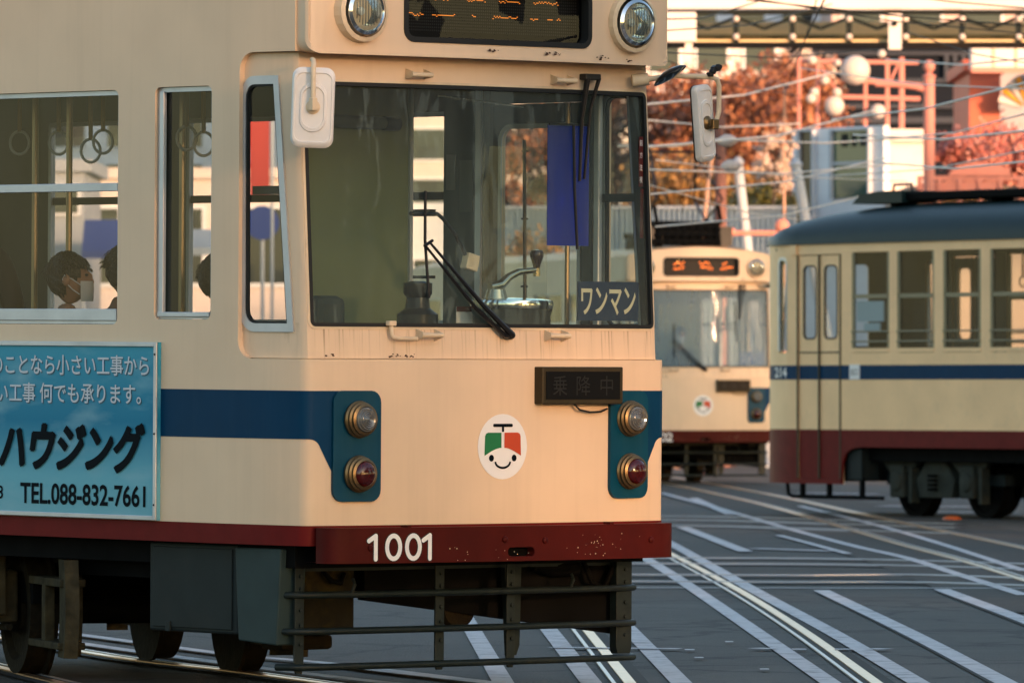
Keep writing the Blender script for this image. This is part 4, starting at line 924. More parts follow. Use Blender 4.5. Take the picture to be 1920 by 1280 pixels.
    for _ in range(46):
        cxx, czz, sp = rr.choice([(.45, .68, .09), (-.15, .67, .12), (-.55, .69, .12), (.5, .70, .05), (.62, .68, .08)])
        u = rr.gauss(cxx, sp); z = min(.785, max(.637, rr.gauss(czz, .03))); s = rr.uniform(.001, .0035)
        fl.add([fb(.0015)(u + s * cos(t), z + s * sin(t)) for t in (0, 1.26, 2.5, 3.8, 5.0)], [(0, 1, 2, 3, 4)])
    fl.build('paint_chips', 'trim', bu, fix=False)['kind'] = 'stuff'
    # fleet number: round-ended strokes
    xc = {'1': (-.82, -.48), '2': (-.48,)}
    wdt = .0215
    def numeral(ch, x):
        if ch == '1': return [[(x - .038, .734), (x, .757), (x, .648)]], False
        if ch == '2': return [[(x - .04, .73), (x - .034, .748), (x - .012, .757), (x + .014, .755), (x + .033, .74), (x + .034, .718), (x + .015, .69), (x - .04, .651), (x + .04, .651)]], False
        return [[(x + .037 * cos(t), .703 + .054 * sin(t)) for t in [2 * pi * k / 26 for k in range(26)]]], True
    for dx, grow, m, off in ((0, .008, 'black', .0016), (0, 0, 'white', .0030)):
        for ch, x in zip(number, (-.852, -.752, -.640, -.545)):
            L, closed = numeral(ch, x)
            for P in L:
                fn = fb(off)
                if closed: ribbon('numeral', P, wdt + grow, fn, m, bu, closed=True)
                else: polyplate('numeral', stroke(P, wdt + grow), lambda a, b, o=off: fb(o)(a, b), m, bu)
    # ---- brackets and the little pipe round the windscreen
    for (x, z, w) in ((-.44, 2.935, .13), (.475, 2.932, .13), (-.43, 1.700, .13), (.375, 1.700, .13)):
        y0 = fc()(x, z)[1]; q = MB()
        b = MB().tube([(x - w / 2, y0 - .055, z), (x + w / 2, y0 - .055, z)], .012, 10).build('step_bracket', 'trim', root, smooth=True)
        for s in (-1, 1):
            MB().prism([(y0 - .058, z + .013), (y0 - .058, z - .012), (y0, z - .02 + (0 if z > 2 else -.01)), (y0, z + .03)], lambda a, bb, d, s=s: (x + s * w * .42 + d, a, bb), .006).build('bracket_gusset', 'trim', b)
    y0 = fc()(-.62, 1.7)[1]
    pp = MB().tube([(-.645, y0 - .02, 1.748), (-.645, y0 - .025, 1.70), (-.635, y0 - .03, 1.688), (-.61, y0 - .03, 1.683), (-.50, y0 - .04, 1.683)], .010, 8).build('pipe', 'trim', root, smooth=True)
    MB().box((-.645, y0 - .02, 1.755), (.045, .03, .024)).build('pipe_end', 'trim', pp, bevel=.004)
    # ---- wipers
    y0 = fc()(.06, 1.7)[1]
    w = MB().lathe([(.022, 0), (.022, -.035), (.014, -.05), (.001, -.052)], (.075, y0, 1.702), (0, 1, 0), 12).build('wiper', 'black', root, smooth=True)
    a = MB().tube([(.075, y0 - .045, 1.702), (-.10, y0 - .03, 1.845), (-.40, y0 + .005, 2.135)], [.016, .011, .006], 6)
    a.tube([(.035, y0 - .03, 1.702), (-.14, y0 - .025, 1.83), (-.435, y0 + .005, 2.125)], [.012, .009, .006], 6)
    a.tube([(.03, y0 - .03, 1.70), (.085, y0 - .04, 1.70)], .013, 6).tube([(-.44, y0 + .005, 2.122), (-.385, y0 + .01, 2.15)], .008, 6)
    a.build('wiper_arm', 'black', w, smooth=True)
    MB().tube([(-.402, y0 + .045, 2.385), (-.415, y0 + .03, 2.15), (-.405, y0 + .01, 1.875)], .008, 6).build('wiper_blade', 'rubber', w, smooth=True)
    yt = fc()(.68, 2.93)[1]
    w2 = MB().box((.665, yt - .03, 2.955), (.10, .05, .03)).build('wiper', 'black', root, bevel=.005)
    a = MB().tube([(.635, yt - .045, 2.95), (.62, yt - .02, 2.75), (.60, yt - .03, 2.45)], [.017, .011, .008], 6)
    a.tube([(.71, yt - .045, 2.95), (.675, yt - .02, 2.80), (.63, yt - .03, 2.46)], [.012, .008, .007], 6)
    a.build('wiper_arm', 'black', w2, smooth=True)
    MB().tube([(.555, yt - .035, 2.72), (.56, yt - .04, 2.4), (.575, yt - .045, 2.12)], .008, 6).build('wiper_blade', 'rubber', w2, smooth=True)
    # ---- mirrors
    def mirror(c, nrm, w, h, roll=0.0):
        n = Vector(nrm).normalized(); u = Vector((0, 0, 1)).cross(n).normalized() * -1; v = n.cross(u) * -1
        u, v = (u * cos(roll) + v * sin(roll)), (v * cos(roll) - u * sin(roll)); c = Vector(c)
        q = MB(); ring = []
        for (sc, d) in ((1.0, -.02), (1.0, .0), (.93, .014), (.86, .016), (.845, .010), (.62, .013), (.60, .020), (.52, .022), (.50, .016)):
            P = rrect(-w / 2 * sc, -h / 2 * sc - (0 if sc > .8 else -.0), w / 2 * sc, h / 2 * sc, w * .22 * sc if sc > .8 else w / 2 * sc * .95, 5); ring.append([c + u * a + v * b + n * d for a, b in P])
        k = len(ring[0]); q.v = [tuple(p) for r in ring for p in r]
        q.f = [(j * k + i, j * k + (i + 1) % k, (j + 1) * k + (i + 1) % k, (j + 1) * k + i) for j in range(len(ring) - 1) for i in range(k)] + [tuple((len(ring) - 1) * k + i for i in range(k))]
        o = q.build('mirror', 'mirror_shell', root, smooth=True)
        g = MB(); P = rrect(-w / 2, -h / 2, w / 2, h / 2, w * .22, 5); g.prism(P, lambda a, b, d: c + u * a + v * b + n * (d - .027), .009); g.build('mirror_rim', 'rubber', o)
        g = MB(); P = rrect(-w * .46, -h * .46, w * .46, h * .46, w * .2, 5); g.prism(P, lambda a, b, d: c + u * a + v * b + n * (d - .0295), .002); g.build('mirror_glass', 'chrome', o)
        MB().lathe([(.034, .012), (.034, .022), (.024, .030), (.018, .034), (.018, .045), (.001, .046)], c + v * .002 * 1, n, 16).build('mirror_boss', 'bronze' if nrm[0] > 0 else 'trim', o, smooth=True)
        return o, c + n * .04
    mc = Vector((-1.215, -.13, 2.758))
    o, b = mirror(mc, (-.62, -.78, 0), .20, .375, .03)
    MB().tube([b, b + Vector((0, -.0, .05)), b + Vector((-.0, 0, .18)), b + Vector((.012, .01, .205)), b + Vector((.04, .05, .222)), b + Vector((.10, .13, .228))], .012, 10).build('mirror_arm', 'trim', o, smooth=True)
    MB().box(b + Vector((0, 0, .015)), (.03, .03, .06)).build('mirror_clamp', 'trim', o, bevel=.004)
    o, b = mirror((1.325, -.06, 2.745), (.22, -.975, 0.0), .135, .375, -.13)
    MB().tube([(1.00, .02, 2.955), (1.06, .01, 2.96), (1.12, -.02, 2.972), (1.20, -.055, 2.972), (1.345, -.09, 2.972), (1.375, -.095, 2.96), (1.39, -.095, 2.93), (1.385, -.10, 2.80), (1.36, -.10, 2.74)], .0125, 10).build('mirror_arm', 'trim', o, smooth=True)
    for q in range(5): MB().box((1.325 + .014 * q, -.10 - .004 * (q % 2), 2.982 + .016 * q * (1 if q < 3 else .6)), (.024, .03, .022), Matrix.Rotation(.5 * q, 3, 'Y')).build('mirror_clamp', 'black', o, bevel=.003)
    MB().box((1.355, -.10, 2.74), (.04, .03, .05)).build('mirror_clamp', 'bronze', o, bevel=.005)
    # round convex mirror
    n = Vector((.30, -.42, -.80)).normalized()
    cm = MB().lathe([(.001, .026), (.04, .022), (.075, .010), (.090, .0), (.092, -.006), (.086, -.008)], (1.095, -.06, 2.975), -n, 26).build('convex_mirror', 'black', root, smooth=True)
    MB().lathe([(.086, -.006), (.06, -.013), (.03, -.017), (.001, -.018)], (1.095, -.06, 2.975), -n, 26).build('mirror_glass', 'darkmirror', cm, smooth=True)
    MB().tube([(.955, .06, 2.945), (1.0, .03, 2.95), (1.02, .01, 2.955)], .03, 14).build('mirror_socket', 'trim', cm, smooth=True)
    MB().tube([(1.0, .03, 2.95), (1.08, -.03, 2.965)], .013, 8).build('mirror_arm', 'trim', cm, smooth=True)
    # ---- advert board on the left side
    if ad:
        A = MB().lim(-1.212, -1.191, 1.03, 3.40, .806, 1.658).build('advert_board', 'ad_print', root)
        for q in ((1.03, 1.052, .806, 1.658), (3.378, 3.40, .806, 1.658), (1.052, 3.378, .806, .828), (1.052, 3.378, 1.636, 1.658)):
            MB().lim(-1.222, -1.212, *q).build('advert_frame', 'alu', A, bevel=.003)
        for z in (.88, 1.22, 1.60): MB().lathe([(.006, 0), (.004, -.004), (.001, -.005)], (-1.222, 1.041, z), (1, 0, 0), 8).build('screw', 'black', A)
        X = -1.2145
        # photo columns 0..287 run from y = 2.31 to y = 1.09
        def put(name, s, y_end, z, h, w, m, bold, shear=0.0, shadow=True):
            if shadow: text('lettering_shade', s, h, lambda a, b: (X + .0012, y_end - a - .006, z + b - .006), 'shade_print', A, bold=bold, align='RIGHT', width=w, height=h, shear=shear)
            text(name, s, h, lambda a, b: (X, y_end - a, z + b), m, A, bold=bold, align='RIGHT', width=w, height=h, shear=shear)
        put('lettering', 'のことなら小さい工事から', 1.095, 1.545, .098, 1.25, 'grey_print', .008)
        put('lettering', 'きい工事 何でも承ります。', 1.155, 1.408, .098, 1.25, 'grey_print', .008)
        for dy, dz in ((0, 0), (.009, .0), (-.009, .0), (0, .006), (0, -.006)):
            X = -1.2145 - .0003 * len([c for c in A.children])
            put('lettering', 'ハウジング', 1.125 + dy, 1.148 + dz, .235, 1.15, 'greentext', .018, .22, False)
        X = -1.2145
        put('lettering', 'TEL.088-832-7661', 1.115, .918, .105, .99, 'greentext', .022, 0, False)
        put('lettering', '18', 2.245, .918, .065, .085, 'greentext', .01, 0, False)
    # ---- underneath
    MB().lim(-1.10, 1.10, .12, LEN - .2, .60, .86).build('underframe', 'under', root)
    eq = MB().lim(-1.12, -.55, .52, 1.20, .275, .70).build('equipment_box', 'undergreen', root, bevel=.012)
    MB().lim(-1.128, -1.12, .56, 1.165, .295, .68).build('box_lid', 'undergreen', eq, bevel=.005)
    MB().box((-1.13, 1.04, .30), (.012, .035, .05)).build('latch', 'undergreen', eq, bevel=.003)
    MB().prism([(.185, .69), (.53, .69), (.50, .25), (.215, .235)], lambda a, b, d: (-1.135 + d, a, b), .16).build('step_box', 'stepgreen', root, bevel=.008)
    MB().lim(-.98, -.60, 3.4, 5.2, .25, .62).build('equipment_box', 'undergreen', root, bevel=.012)
    MB().lim(.5, 1.05, 3.2, 4.6, .25, .62).build('equipment_box', 'undergreen', root, bevel=.012)
    for (bx_, by_, yaw) in ((.10, 3.20, radians(-23) if number == '1001' else 0), (0, LEN - 3.0, 0)):
        bo = MB().lim(-.62, -.50, -1.15, 1.2, .36, .50).lim(.50, .62, -1.15, 1.2, .36, .50).lim(-.5, .5, -.2, .2, .34, .52).build('bogie', 'under', root)
        bo.location = (bx_, by_, 0); bo.rotation_euler = (0, 0, yaw)
        for wy in (-.80, .80):
            for s in (-1, 1):
                c = (s * .56, wy, .315)
                MB().lathe([(.001, -.05), (.10, -.055), (.12, -.035), (.23, -.03), (.25, -.062), (.315, -.062), (.318, .045), (.345, .055), (.345, .075), (.001, .075)], c, (-s, 0, 0), 36).build('wheel', 'underbrown', bo, smooth=True)
                ab = MB().lim(s * .64, s * .82, wy - .14, wy + .16, .26, .52)
                ab.lathe([(.13, .0), (.12, .05), (.05, .06), (.001, .06)], (s * .80, wy + .02, .40), (s, 0, 0), 18)
                ab.build('axle_box', 'dusty', bo, bevel=.015)
                MB().prism([(wy - .22, .30), (wy - .16, .30), (wy - .13, .56), (wy + .13, .58), (wy + .18, .30), (wy + .24, .30), (wy + .22, .66), (wy - .20, .64)], lambda a_, b_, d_, s=s: (s * (.72 + d_), a_, b_), .06).build('pedestal', 'dusty', bo, bevel=.01)
            MB().tube([(-.5, wy, .315), (.5, wy, .315)], .07, 12).build('axle', 'under', bo)
        for s in (-1, 1):
            for e in (-1, 1):       # cast life guard plate and its bracket at each end
                gp_ = MB(); n = 12
                for k in range(n + 1):
                    z = .115 + .48 * k / n; yy = .03 * sin(pi * k / n)
                    gp_.v += [(s * .48, e * (1.56 + yy), z), (s * .60, e * (1.57 + yy), z), (s * .62, e * (1.76 + yy), z), (s * .56, e * (1.80 + yy), z)]
                gp_.f = [(k * 4 + i, k * 4 + i + 1, k * 4 + i + 5, k * 4 + i + 4) for k in range(n) for i in range(3)]
                gp_.build('guard_plate', 'dusty', bo)
                MB().lim(s * .58, s * .63, e * 1.36, e * 1.43, .16, .50).build('bracket_post', 'dusty', bo, bevel=.006)
                MB().lim(s * .50, s * .64, e * 1.14, e * 1.72, .155, .19).build('bracket_rail', 'dusty', bo, bevel=.006)
                MB().lim(s * .50, s * .63, e * 1.10, e * 1.72, .46, .50).build('bracket_rail', 'dusty', bo, bevel=.006)
            MB().lathe([(.001, .10), (.20, .09), (.25, .04), (.26, -.05), (.24, -.1)], (s * .68, -.28, .48), (s, 0, 0), 22).build('gear_case', 'dusty', bo, smooth=True)
            for k in range(4): MB().lathe([(.07, .30 + .05 * k), (.078, .315 + .05 * k), (.07, .33 + .05 * k)], (s * .78, .12, 0), (0, 0, 1), 12).build('coil', 'under', bo)
            MB().tube([(s * .70, -1.0, .24), (s * .72, 0, .20), (s * .70, 1.0, .24)], .018, 6).build('brake_rod', 'underbrown', bo)
    # sand box under the left front corner, hose drop and plough board
    MB().lim(-.86, -.53, .36, .55, .27, .64).build('sand_box', 'lichen', root, bevel=.02)
    MB().lim(-.80, -.48, .58, .75, .19, .262).build('sand_pipe', 'underbrown', root, bevel=.02)
    MB().add([(-.34, .52, .425), (1.09, .22, .235), (1.09, .22, .66), (-.34, .52, .66), (-.34, .57, .425), (1.09, .27, .235), (1.09, .27, .66), (-.34, .57, .66)], [(0, 1, 2, 3), (4, 5, 6, 7), (0, 1, 5, 4), (1, 2, 6, 5), (3, 0, 4, 7)]).build('plough_board', 'under', root)
    MB().lathe([(.001, -.03), (.10, -.028), (.11, 0), (.10, .028), (.001, .03)], (.19, .46, .385), (0, 1, 0), 22).build('coupler_cover', 'underbrown', root, smooth=True)
    MB().tube([(.55, .30, .60), (.66, .27, .57), (.78, .25, .575)], .045, 12).build('air_hose', 'under', root, smooth=True)
    MB().tube([(.80, .22, .60), (.84, .20, .50), (.92, .20, .47), (.98, .20, .58)], .014, 8).build('brake_cable', 'under', root, smooth=True)
    MB().tube([(-.75, .34, .58), (-.72, .31, .53), (-.66, .31, .52), (-.62, .34, .56)], .012, 8).build('brake_cable', 'under', root, smooth=True)
    MB().lim(-.50, .50, .62, .80, .46, .62).build('coupler_box', 'under', root, bevel=.02)
    MB().lim(-1.0, 1.0, .60, 2.0, .52, .62).build('equipment_tray', 'under', root)
    # ---- guard cage: three bars on four posts
    cg = MB().lim(-1.06, 1.06, .23, .29, .58, .64).build('guard_cage', 'cage', root)
    for x, w in ((-1.035, .055), (-.165, .055), (.285, .05), (1.02, .10)):
        z0 = .10 if abs(x) < .5 or x < 0 else .15
        MB().prism([(x - w / 2, .64), (x + w / 2, .64), (x + w / 2, z0 + .03), (x + w / 2 - .01, z0), (x - w / 2 + .01, z0), (x - w / 2, z0 + .03)], lambda a, b, d: (a, .165 + d, b), .012 if w < .08 else .05).build('post', 'cage', cg, bevel=.002)
        for z in (.56, .50, .40, .33, .24):
            MB().lathe([(.011, 0), (.010, -.008), (.001, -.009)], (x + .006, .165, z), (0, 1, 0), 6).build('bolt', 'cage', cg)
    MB().prism([(.36, .62), (.47, .62), (.46, .2), (.44, .15), (.39, .15)], lambda a, b, d: (a, .30 + d, b), .03).build('post', 'cage', cg)
    for z in (.472, .300, .132):
        MB().tube([(-1.105, .25, z), (-1.085, .19, z), (-1.03, .145, z), (-.90, .125, z), (-.6, .115, z), (0, .105, z), (.6, .115, z), (.98, .135, z), (1.08, .165, z), (1.10, .20, z)], .0165, 10).build('bar', 'cage', cg, smooth=True)
    for x in (-.76, .62): MB().tube([(x, .115, .472), (x + .01, .10, .52), (x + .015, .12, .545)], .009, 6).build('hook', 'cage', cg)
    # ---- roof gear
    pg = MB()
    for s in (-1, 1):
        pg.lim(s * .42, s * .50, 3.6, 5.2, 3.62, 3.68)
        for y in (3.7, 4.4, 5.1): pg.lim(s * .40, s * .52, y - .06, y + .06, 3.50, 3.62)
    pg.lim(-.6, .6, 3.75, 3.83, 3.68, 3.76).lim(-.6, .6, 4.95, 5.03, 3.68, 3.76)
    P_ = pg.build('pantograph', 'roofblack', root)
    for z0, hw in ((3.56, .52), (3.70, .40), (3.83, .50)): MB().lim(-hw - .08, hw - .05, 3.5, 3.9, z0, z0 + .09).build('spring_tray', 'roofblack', P_)
    for k in range(8): MB().lathe([(.05, 3.55), (.075, 3.60), (.05, 3.65), (.075, 3.70), (.05, 3.75), (.07, 3.80), (.04, 3.86)], (-.50 + .13 * k, 3.55, 0), (0, 0, 1), 10).build('insulator', 'roofblack', P_)
    for s in (-1, 1): MB().tube([(s * .5, 3.6, 3.88), (s * .50 - .05, 3.6, 4.15)], .03, 6).build('stop_post', 'roofblack', P_)
    for x in (-.30, -.18, -.06, .06, .18, .30): MB().tube([(x, 3.8, 3.72 + .02 * k) for k in (0, 8)], .035, 8).build('spring', 'black', P_)
    for s in (-1, 1):
        MB().tube([(s * .46, 4.9, 3.72), (s * .52, 3.6, 4.25), (s * .35, 4.4, 4.95)], .02, 6).build('arm', 'black', P_)
        MB().tube([(s * .46, 3.8, 3.72), (s * .52, 5.0, 4.25), (s * .35, 4.4, 4.95)], .02, 6).build('arm', 'black', P_)
    MB().tube([(-.75, 4.4, 4.88), (-.55, 4.4, 4.98), (.55, 4.4, 4.98), (.75, 4.4, 4.88)], .022, 6).build('collector_bar', 'black', P_)
    MB().lim(-.62, -.42, 3.55, 3.85, 3.55, 3.86).build('resistor_box', 'black', P_); MB().lim(.42, .66, 3.55, 3.85, 3.55, 3.84).build('resistor_box', 'black', P_)
    P_.location = (0, -3.05, 0)
    # ---- cabin
    MB().lim(-1.10, 1.10, .15, LEN - .05, .862, .90).build('cabin_floor', 'floor', root)
    MB().lim(-1.13, 1.13, .25, LEN - .05, 3.04, 3.07).build('ceiling', 'insidedark', root)
    MB().lim(-1.05, 1.0, .12, .40, .90, 1.62).build('dashboard', 'insidedark', root, bevel=.02)
    pa = MB().lim(-.34, .325, 1.0, 1.03, .90, 3.04).build('partition', 'olive', root)
    MB().lim(.325, .345, .985, 1.045, .90, 3.04).build('partition_post', 'alu', pa)
    MB().tube([(-.30, .97, 2.74), (.14, .97, 2.735)], .032, 12).build('blind_roll', 'inside', pa, smooth=True)
    MB().tube([(.14, .97, 2.735), (.23, .97, 2.733)], .035, 12).build('blind_end', 'black', pa, smooth=True)
    # dark linings between the openings on the far wall
    MB().lim(1.10, 1.135, 1.33, 1.64, .9, 3.03).build('wall_lining', 'inside', root)
    MB().lim(1.085, 1.10, 1.34, 1.38, .9, 3.03).build('wall_post', 'alu', root)
    MB().lim(1.08, 1.11, .50, .575, .9, 3.0).build('wall_post', 'inside', root, bevel=.008)
    MB().lim(1.06, 1.09, .42, .46, .9, 3.0).build('wall_post', 'alu', root, bevel=.008)
    MB().tube([(1.07, .66, 1.0), (1.07, .66, 2.85)], .012, 8).build('handrail', 'pole', root)
    for z in (2.52, 2.22): MB().box((1.08, .58, z), (.02, .09, .02)).build('hinge', 'steel', root)
    MB().lim(1.06, 1.10, 1.70, 2.5, 2.30, 2.335).build('grab_bar', 'black', root)
    MB().lim(1.06, 1.10, 1.70, 2.5, 1.985, 2.0).build('grab_bar', 'black', root)
    MB().lim(1.03, 1.035, 1.90, 2.05, 2.34, 2.66).build('notice', 'sticker', root)
    for x0 in (-1.02, .62):
        be_ = MB().lim(x0, x0 + .42, 1.6 if x0 < 0 else 1.7, 4.9, 1.18, 1.28).build('bench', 'seat', root, bevel=.02)
        MB().lim(x0 - .06 if x0 < 0 else x0 + .36, x0 + .02 if x0 < 0 else x0 + .46, 1.6 if x0 < 0 else 1.7, 4.9, 1.28, 1.62).build('bench_back', 'seat', be_, bevel=.03)
    if number == '1001':
        # driver's desk
        ct = MB().lathe([(.19, 1.2), (.19, 1.80), (.20, 1.83)], (.50, .42, 0), (0, 0, 1), 28).build('controller', 'insidedark', root, smooth=True)
        MB().lathe([(.001, 1.885), (.15, 1.88), (.20, 1.872), (.205, 1.855), (.20, 1.83)], (.50, .42, 0), (0, 0, 1), 28).build('controller_top', 'chrome', ct, smooth=True)
        MB().tube([(.40, .42, 1.87), (.40, .42, 1.925)], [.06, .045], 14).build('handle_boss', 'brass', ct, smooth=True)
        MB().tube([(.36, .42, 1.935), (.43, .42, 1.945), (.48, .42, 1.985), (.54, .42, 2.01), (.66, .42, 2.022)], [.022, .026, .020, .017, .014], 10).build('crank_handle', 'brass', ct, smooth=True)
        MB().tube([(.66, .42, 1.99), (.66, .42, 2.03)], .017, 12).build('knob_collar', 'brass', ct)
        MB().lathe([(.016, 2.03), (.020, 2.05), (.033, 2.085), (.034, 2.105), (.026, 2.118), (.001, 2.12)], (.66, .42, 0), (0, 0, 1), 16).build('knob', 'knob', ct, smooth=True)
        rod = MB().tube([(.585, .42, 1.87), (.575, .42, 2.655)], .009, 8).build('rod', 'black', root)
        for z in (2.6, 2.27, 1.94): MB().tube([(.56, .42, z), (.60, .42, z)], .005, 6).build('rod_clip', 'black', rod)
        lampb = MB().tube([(-.15, .42, 2.285), (.02, .42, 2.285), (.06, .42, 2.26), (.14, .42, 2.18), (.20, .42, 2.09)], .010, 8).build('goose_neck', 'black', root, smooth=True)
        MB().box((.232, .42, 2.055), (.075, .05, .08), Matrix.Rotation(.25, 3, 'Y')).build('lamp_box', 'trim', lampb, bevel=.006)
        va = MB().lathe([(.10, 1.55), (.10, 1.80), (.06, 1.83), (.055, 1.88), (.07, 1.90), (.07, 1.95), (.03, 1.96)], (-.10, .42, 0), (0, 0, 1), 18).build('brake_valve', 'black', root, smooth=True)
        MB().lim(-.76, -.57, .38, .50, 1.4, 1.885).build('driver_seat', 'seat', root, bevel=.04)
        # blue sun shade, its hanger
        bs = MB().lim(.715, .985, .405, .409, 2.142, 2.732).build('sun_shade', 'blueshade', root)
        MB().tube([(.72, .40, 2.735), (.985, .40, 2.735)], .006, 6).build('shade_rod', 'black', bs)
        MB().tube([(.0, .40, 2.855), (.55, .40, 2.815)], .005, 6).build('shade_rod', 'brass', bs)
        MB().lim(.30, .72, .41, .413, 1.89, 2.62).build('acrylic_screen', 'acrylic', root)
        fb_ = MB().lim(.60, .92, 1.05, 1.35, .9, 1.62).build('fare_box', 'inside', root, bevel=.02)
        MB().lim(.66, .86, 1.06, 1.20, 1.62, 1.74).build('coin_tray', 'steel', fb_, bevel=.01)
        for (y_, z_, w_, h_) in ((1.46, 2.45, .10, .26), (1.58, 2.52, .07, .18), (1.42, 2.08, .07, .05)): MB().lim(1.094, 1.099, y_ - w_ / 2, y_ + w_ / 2, z_ - h_ / 2, z_ + h_ / 2).build('notice', 'dimpaper', root)
        MB().lim(.30, .44, .60, .603, 1.76, 1.84).build('notice', 'white', root)
        MB().lim(.30, .44, .597, .60, 1.815, 1.84).build('notice', 'sticker', root)
        MB().tube([(.02, .62, 1.0), (.02, .62, 1.75)], .02, 8).build('desk_leg', 'black', root)
        # one-man plate behind the glass
        om = MB().lim(.635, 1.030, .085, .091, 1.775, 1.965).build('name_plate', 'navy', root)
        text('lettering', 'ワンマン', .12, lambda a, b: (.832 + a, .0835, 1.870 + b), 'ivory', om, bold=.02, width=.355, height=.135)
        st = MB().lim(1.033, 1.060, .092, .094, 2.43, 2.675).build('warning_strip', 'sticker', root)
        for i, ch in enumerate('前方注視'):
            text('lettering', ch, .03, lambda a, b, i=i: (1.046 + a, .0905, 2.645 - i * .060 + b), 'white', st, height=.030, width=.018)
        s2 = MB().lim(1.040, 1.060, .088, .090, 2.18, 2.42).build('warning_strip', 'sticker', root)
        # hand straps on the left rail
        rail = MB().tube([(-.6, 1.15, 2.98), (-.6, 11.5, 2.98)], .014, 8).build('strap_rail', 'pole', root)
        rail2 = MB().tube([(-.15, 1.15, 2.98), (-.15, 11.5, 2.98)], .014, 8).build('strap_rail', 'pole', root)
        for (y, z, tilt) in ((2.936, 2.653, 0), (2.614, 2.648, .1), (2.353, 2.605, .35), (2.254, 2.648, .1), (1.588, 2.655, .0), (1.454, 2.625, .3), (3.3, 2.65, 0), (3.65, 2.65, .1)):
            q = MB().tube([(-.6, y + .02 * tilt, 2.975), (-.6, y, z + .055)], .012, 6).build('hand_strap', 'strapb', root)
            R = MB(); n = 18; c = Vector((-.6, y, z)); ax = Vector((cos(.6 + tilt), -sin(.6 + tilt) * 1, 0))
            R.tube([c + Vector((-.656 * 0, 0, 0)) + Vector((.6 * cos(2 * pi * k / n) * .05, -.8 * cos(2 * pi * k / n) * .05, .058 * sin(2 * pi * k / n))) for k in range(n + 1)], .0075, 8, caps=False)
            R.build('strap_ring', 'strapw', q, smooth=True)
        for (x, y) in ((-.62, 2.78), (-.62, 2.50), (-.60, 1.62)): MB().tube([(x, y, .9), (x, y, 3.04)], .016, 10).build('grab_pole', 'pole', root)
    else:
        om = MB().lim(.635, 1.030, .085, .091, 1.775, 1.965).build('name_plate', 'bluesign', root)
        text('lettering', 'ワンマン', .12, lambda a, b: (.832 + a, .0835, 1.870 + b), 'white', om, bold=.02, width=.355, height=.135)
        MB().lim(-.95, -.80, .10, .104, 1.78, 1.93).build('notice', 'white', root)
M['ad_print'] = mat('advert_sky_print', (0.05, 0.28, 0.42), 0.4, spec=.1)
def ad_mat():
    m = M['ad_print']; n = m.node_tree.nodes; l = m.node_tree.links; p = n['Principled BSDF']
    tc = n.new('ShaderNodeTexCoord'); mp = n.new('ShaderNodeMapping'); mp.inputs['Scale'].default_value = (1, 1.3, 4.5)
    t = n.new('ShaderNodeTexNoise'); t.inputs['Scale'].default_value = 1.6; t.inputs['Detail'].default_value = 5
    l.new(tc.outputs['Object'], mp.inputs[0]); l.new(mp.outputs[0], t.inputs['Vector'])
    sp = n.new('ShaderNodeSeparateXYZ'); l.new(tc.outputs['Object'], sp.inputs[0])
    mr = n.new('ShaderNodeMapRange'); mr.inputs[1].default_value = .83; mr.inputs[2].default_value = 1.64
    l.new(sp.outputs[2], mr.inputs[0])
    cr = n.new('ShaderNodeValToRGB'); e = cr.color_ramp.elements
    e[0].position = 0; e[0].color = (.16, .40, .47, 1); e[1].position = 1; e[1].color = (.05, .31, .43, 1)
    q = cr.color_ramp.elements.new(.22); q.color = (.14, .41, .50, 1); q = cr.color_ramp.elements.new(.55); q.color = (.012, .19, .32, 1)
    l.new(mr.outputs[0], cr.inputs[0])
    m2 = n.new('ShaderNodeMapRange'); m2.inputs[1].default_value = .52; m2.inputs[2].default_value = .8; m2.inputs[4].default_value = .75
    l.new(t.outputs[0], m2.inputs[0])
    mx = n.new('ShaderNodeMix'); mx.data_type = 'RGBA'; l.new(m2.outputs[0], mx.inputs[0]); l.new(cr.outputs[0], mx.inputs[6]); mx.inputs[7].default_value = (.26, .46, .53, 1)
    l.new(mx.outputs[2], p.inputs['Base Color'])
ad_mat()
M['roofblack'] = mat('roof_gear_black', (.004, .004, .004), .7, spec=.05)
M['lichen'] = mat('lichen_spotted_iron', (.014, .012, .007), .8, spec=.08, var=.3, grime=.9, gcol=(.075, .055, .012))
M['grey_print'] = mat('pale_print', (0.56, 0.58, 0.62), 0.4)
M['shade_print'] = mat('print_outline', (0.03, 0.10, 0.15), 0.4)
M['dimpaper'] = mat('dim_notice', (.16, .17, .15), .7)
M['bluesign'] = mat('blue_plate', (0.02, 0.09, 0.34), 0.4)
M['knob'] = mat('dark_wood_knob', (0.03, 0.012, 0.010), 0.2, coat=.6)

T1 = empty('tram', (-.115, 35.76, -.012), (radians(.55), 0, radians(41)), 'nearest cream tram with blue band, red bumper numbered 1001 and blue side advert', 'tram', 'cream and blue trams at the crossing')
make_tram(T1, '1001', ad=True)
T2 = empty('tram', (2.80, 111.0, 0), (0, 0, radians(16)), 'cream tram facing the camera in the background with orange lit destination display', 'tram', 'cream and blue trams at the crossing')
make_tram(T2, '1002')
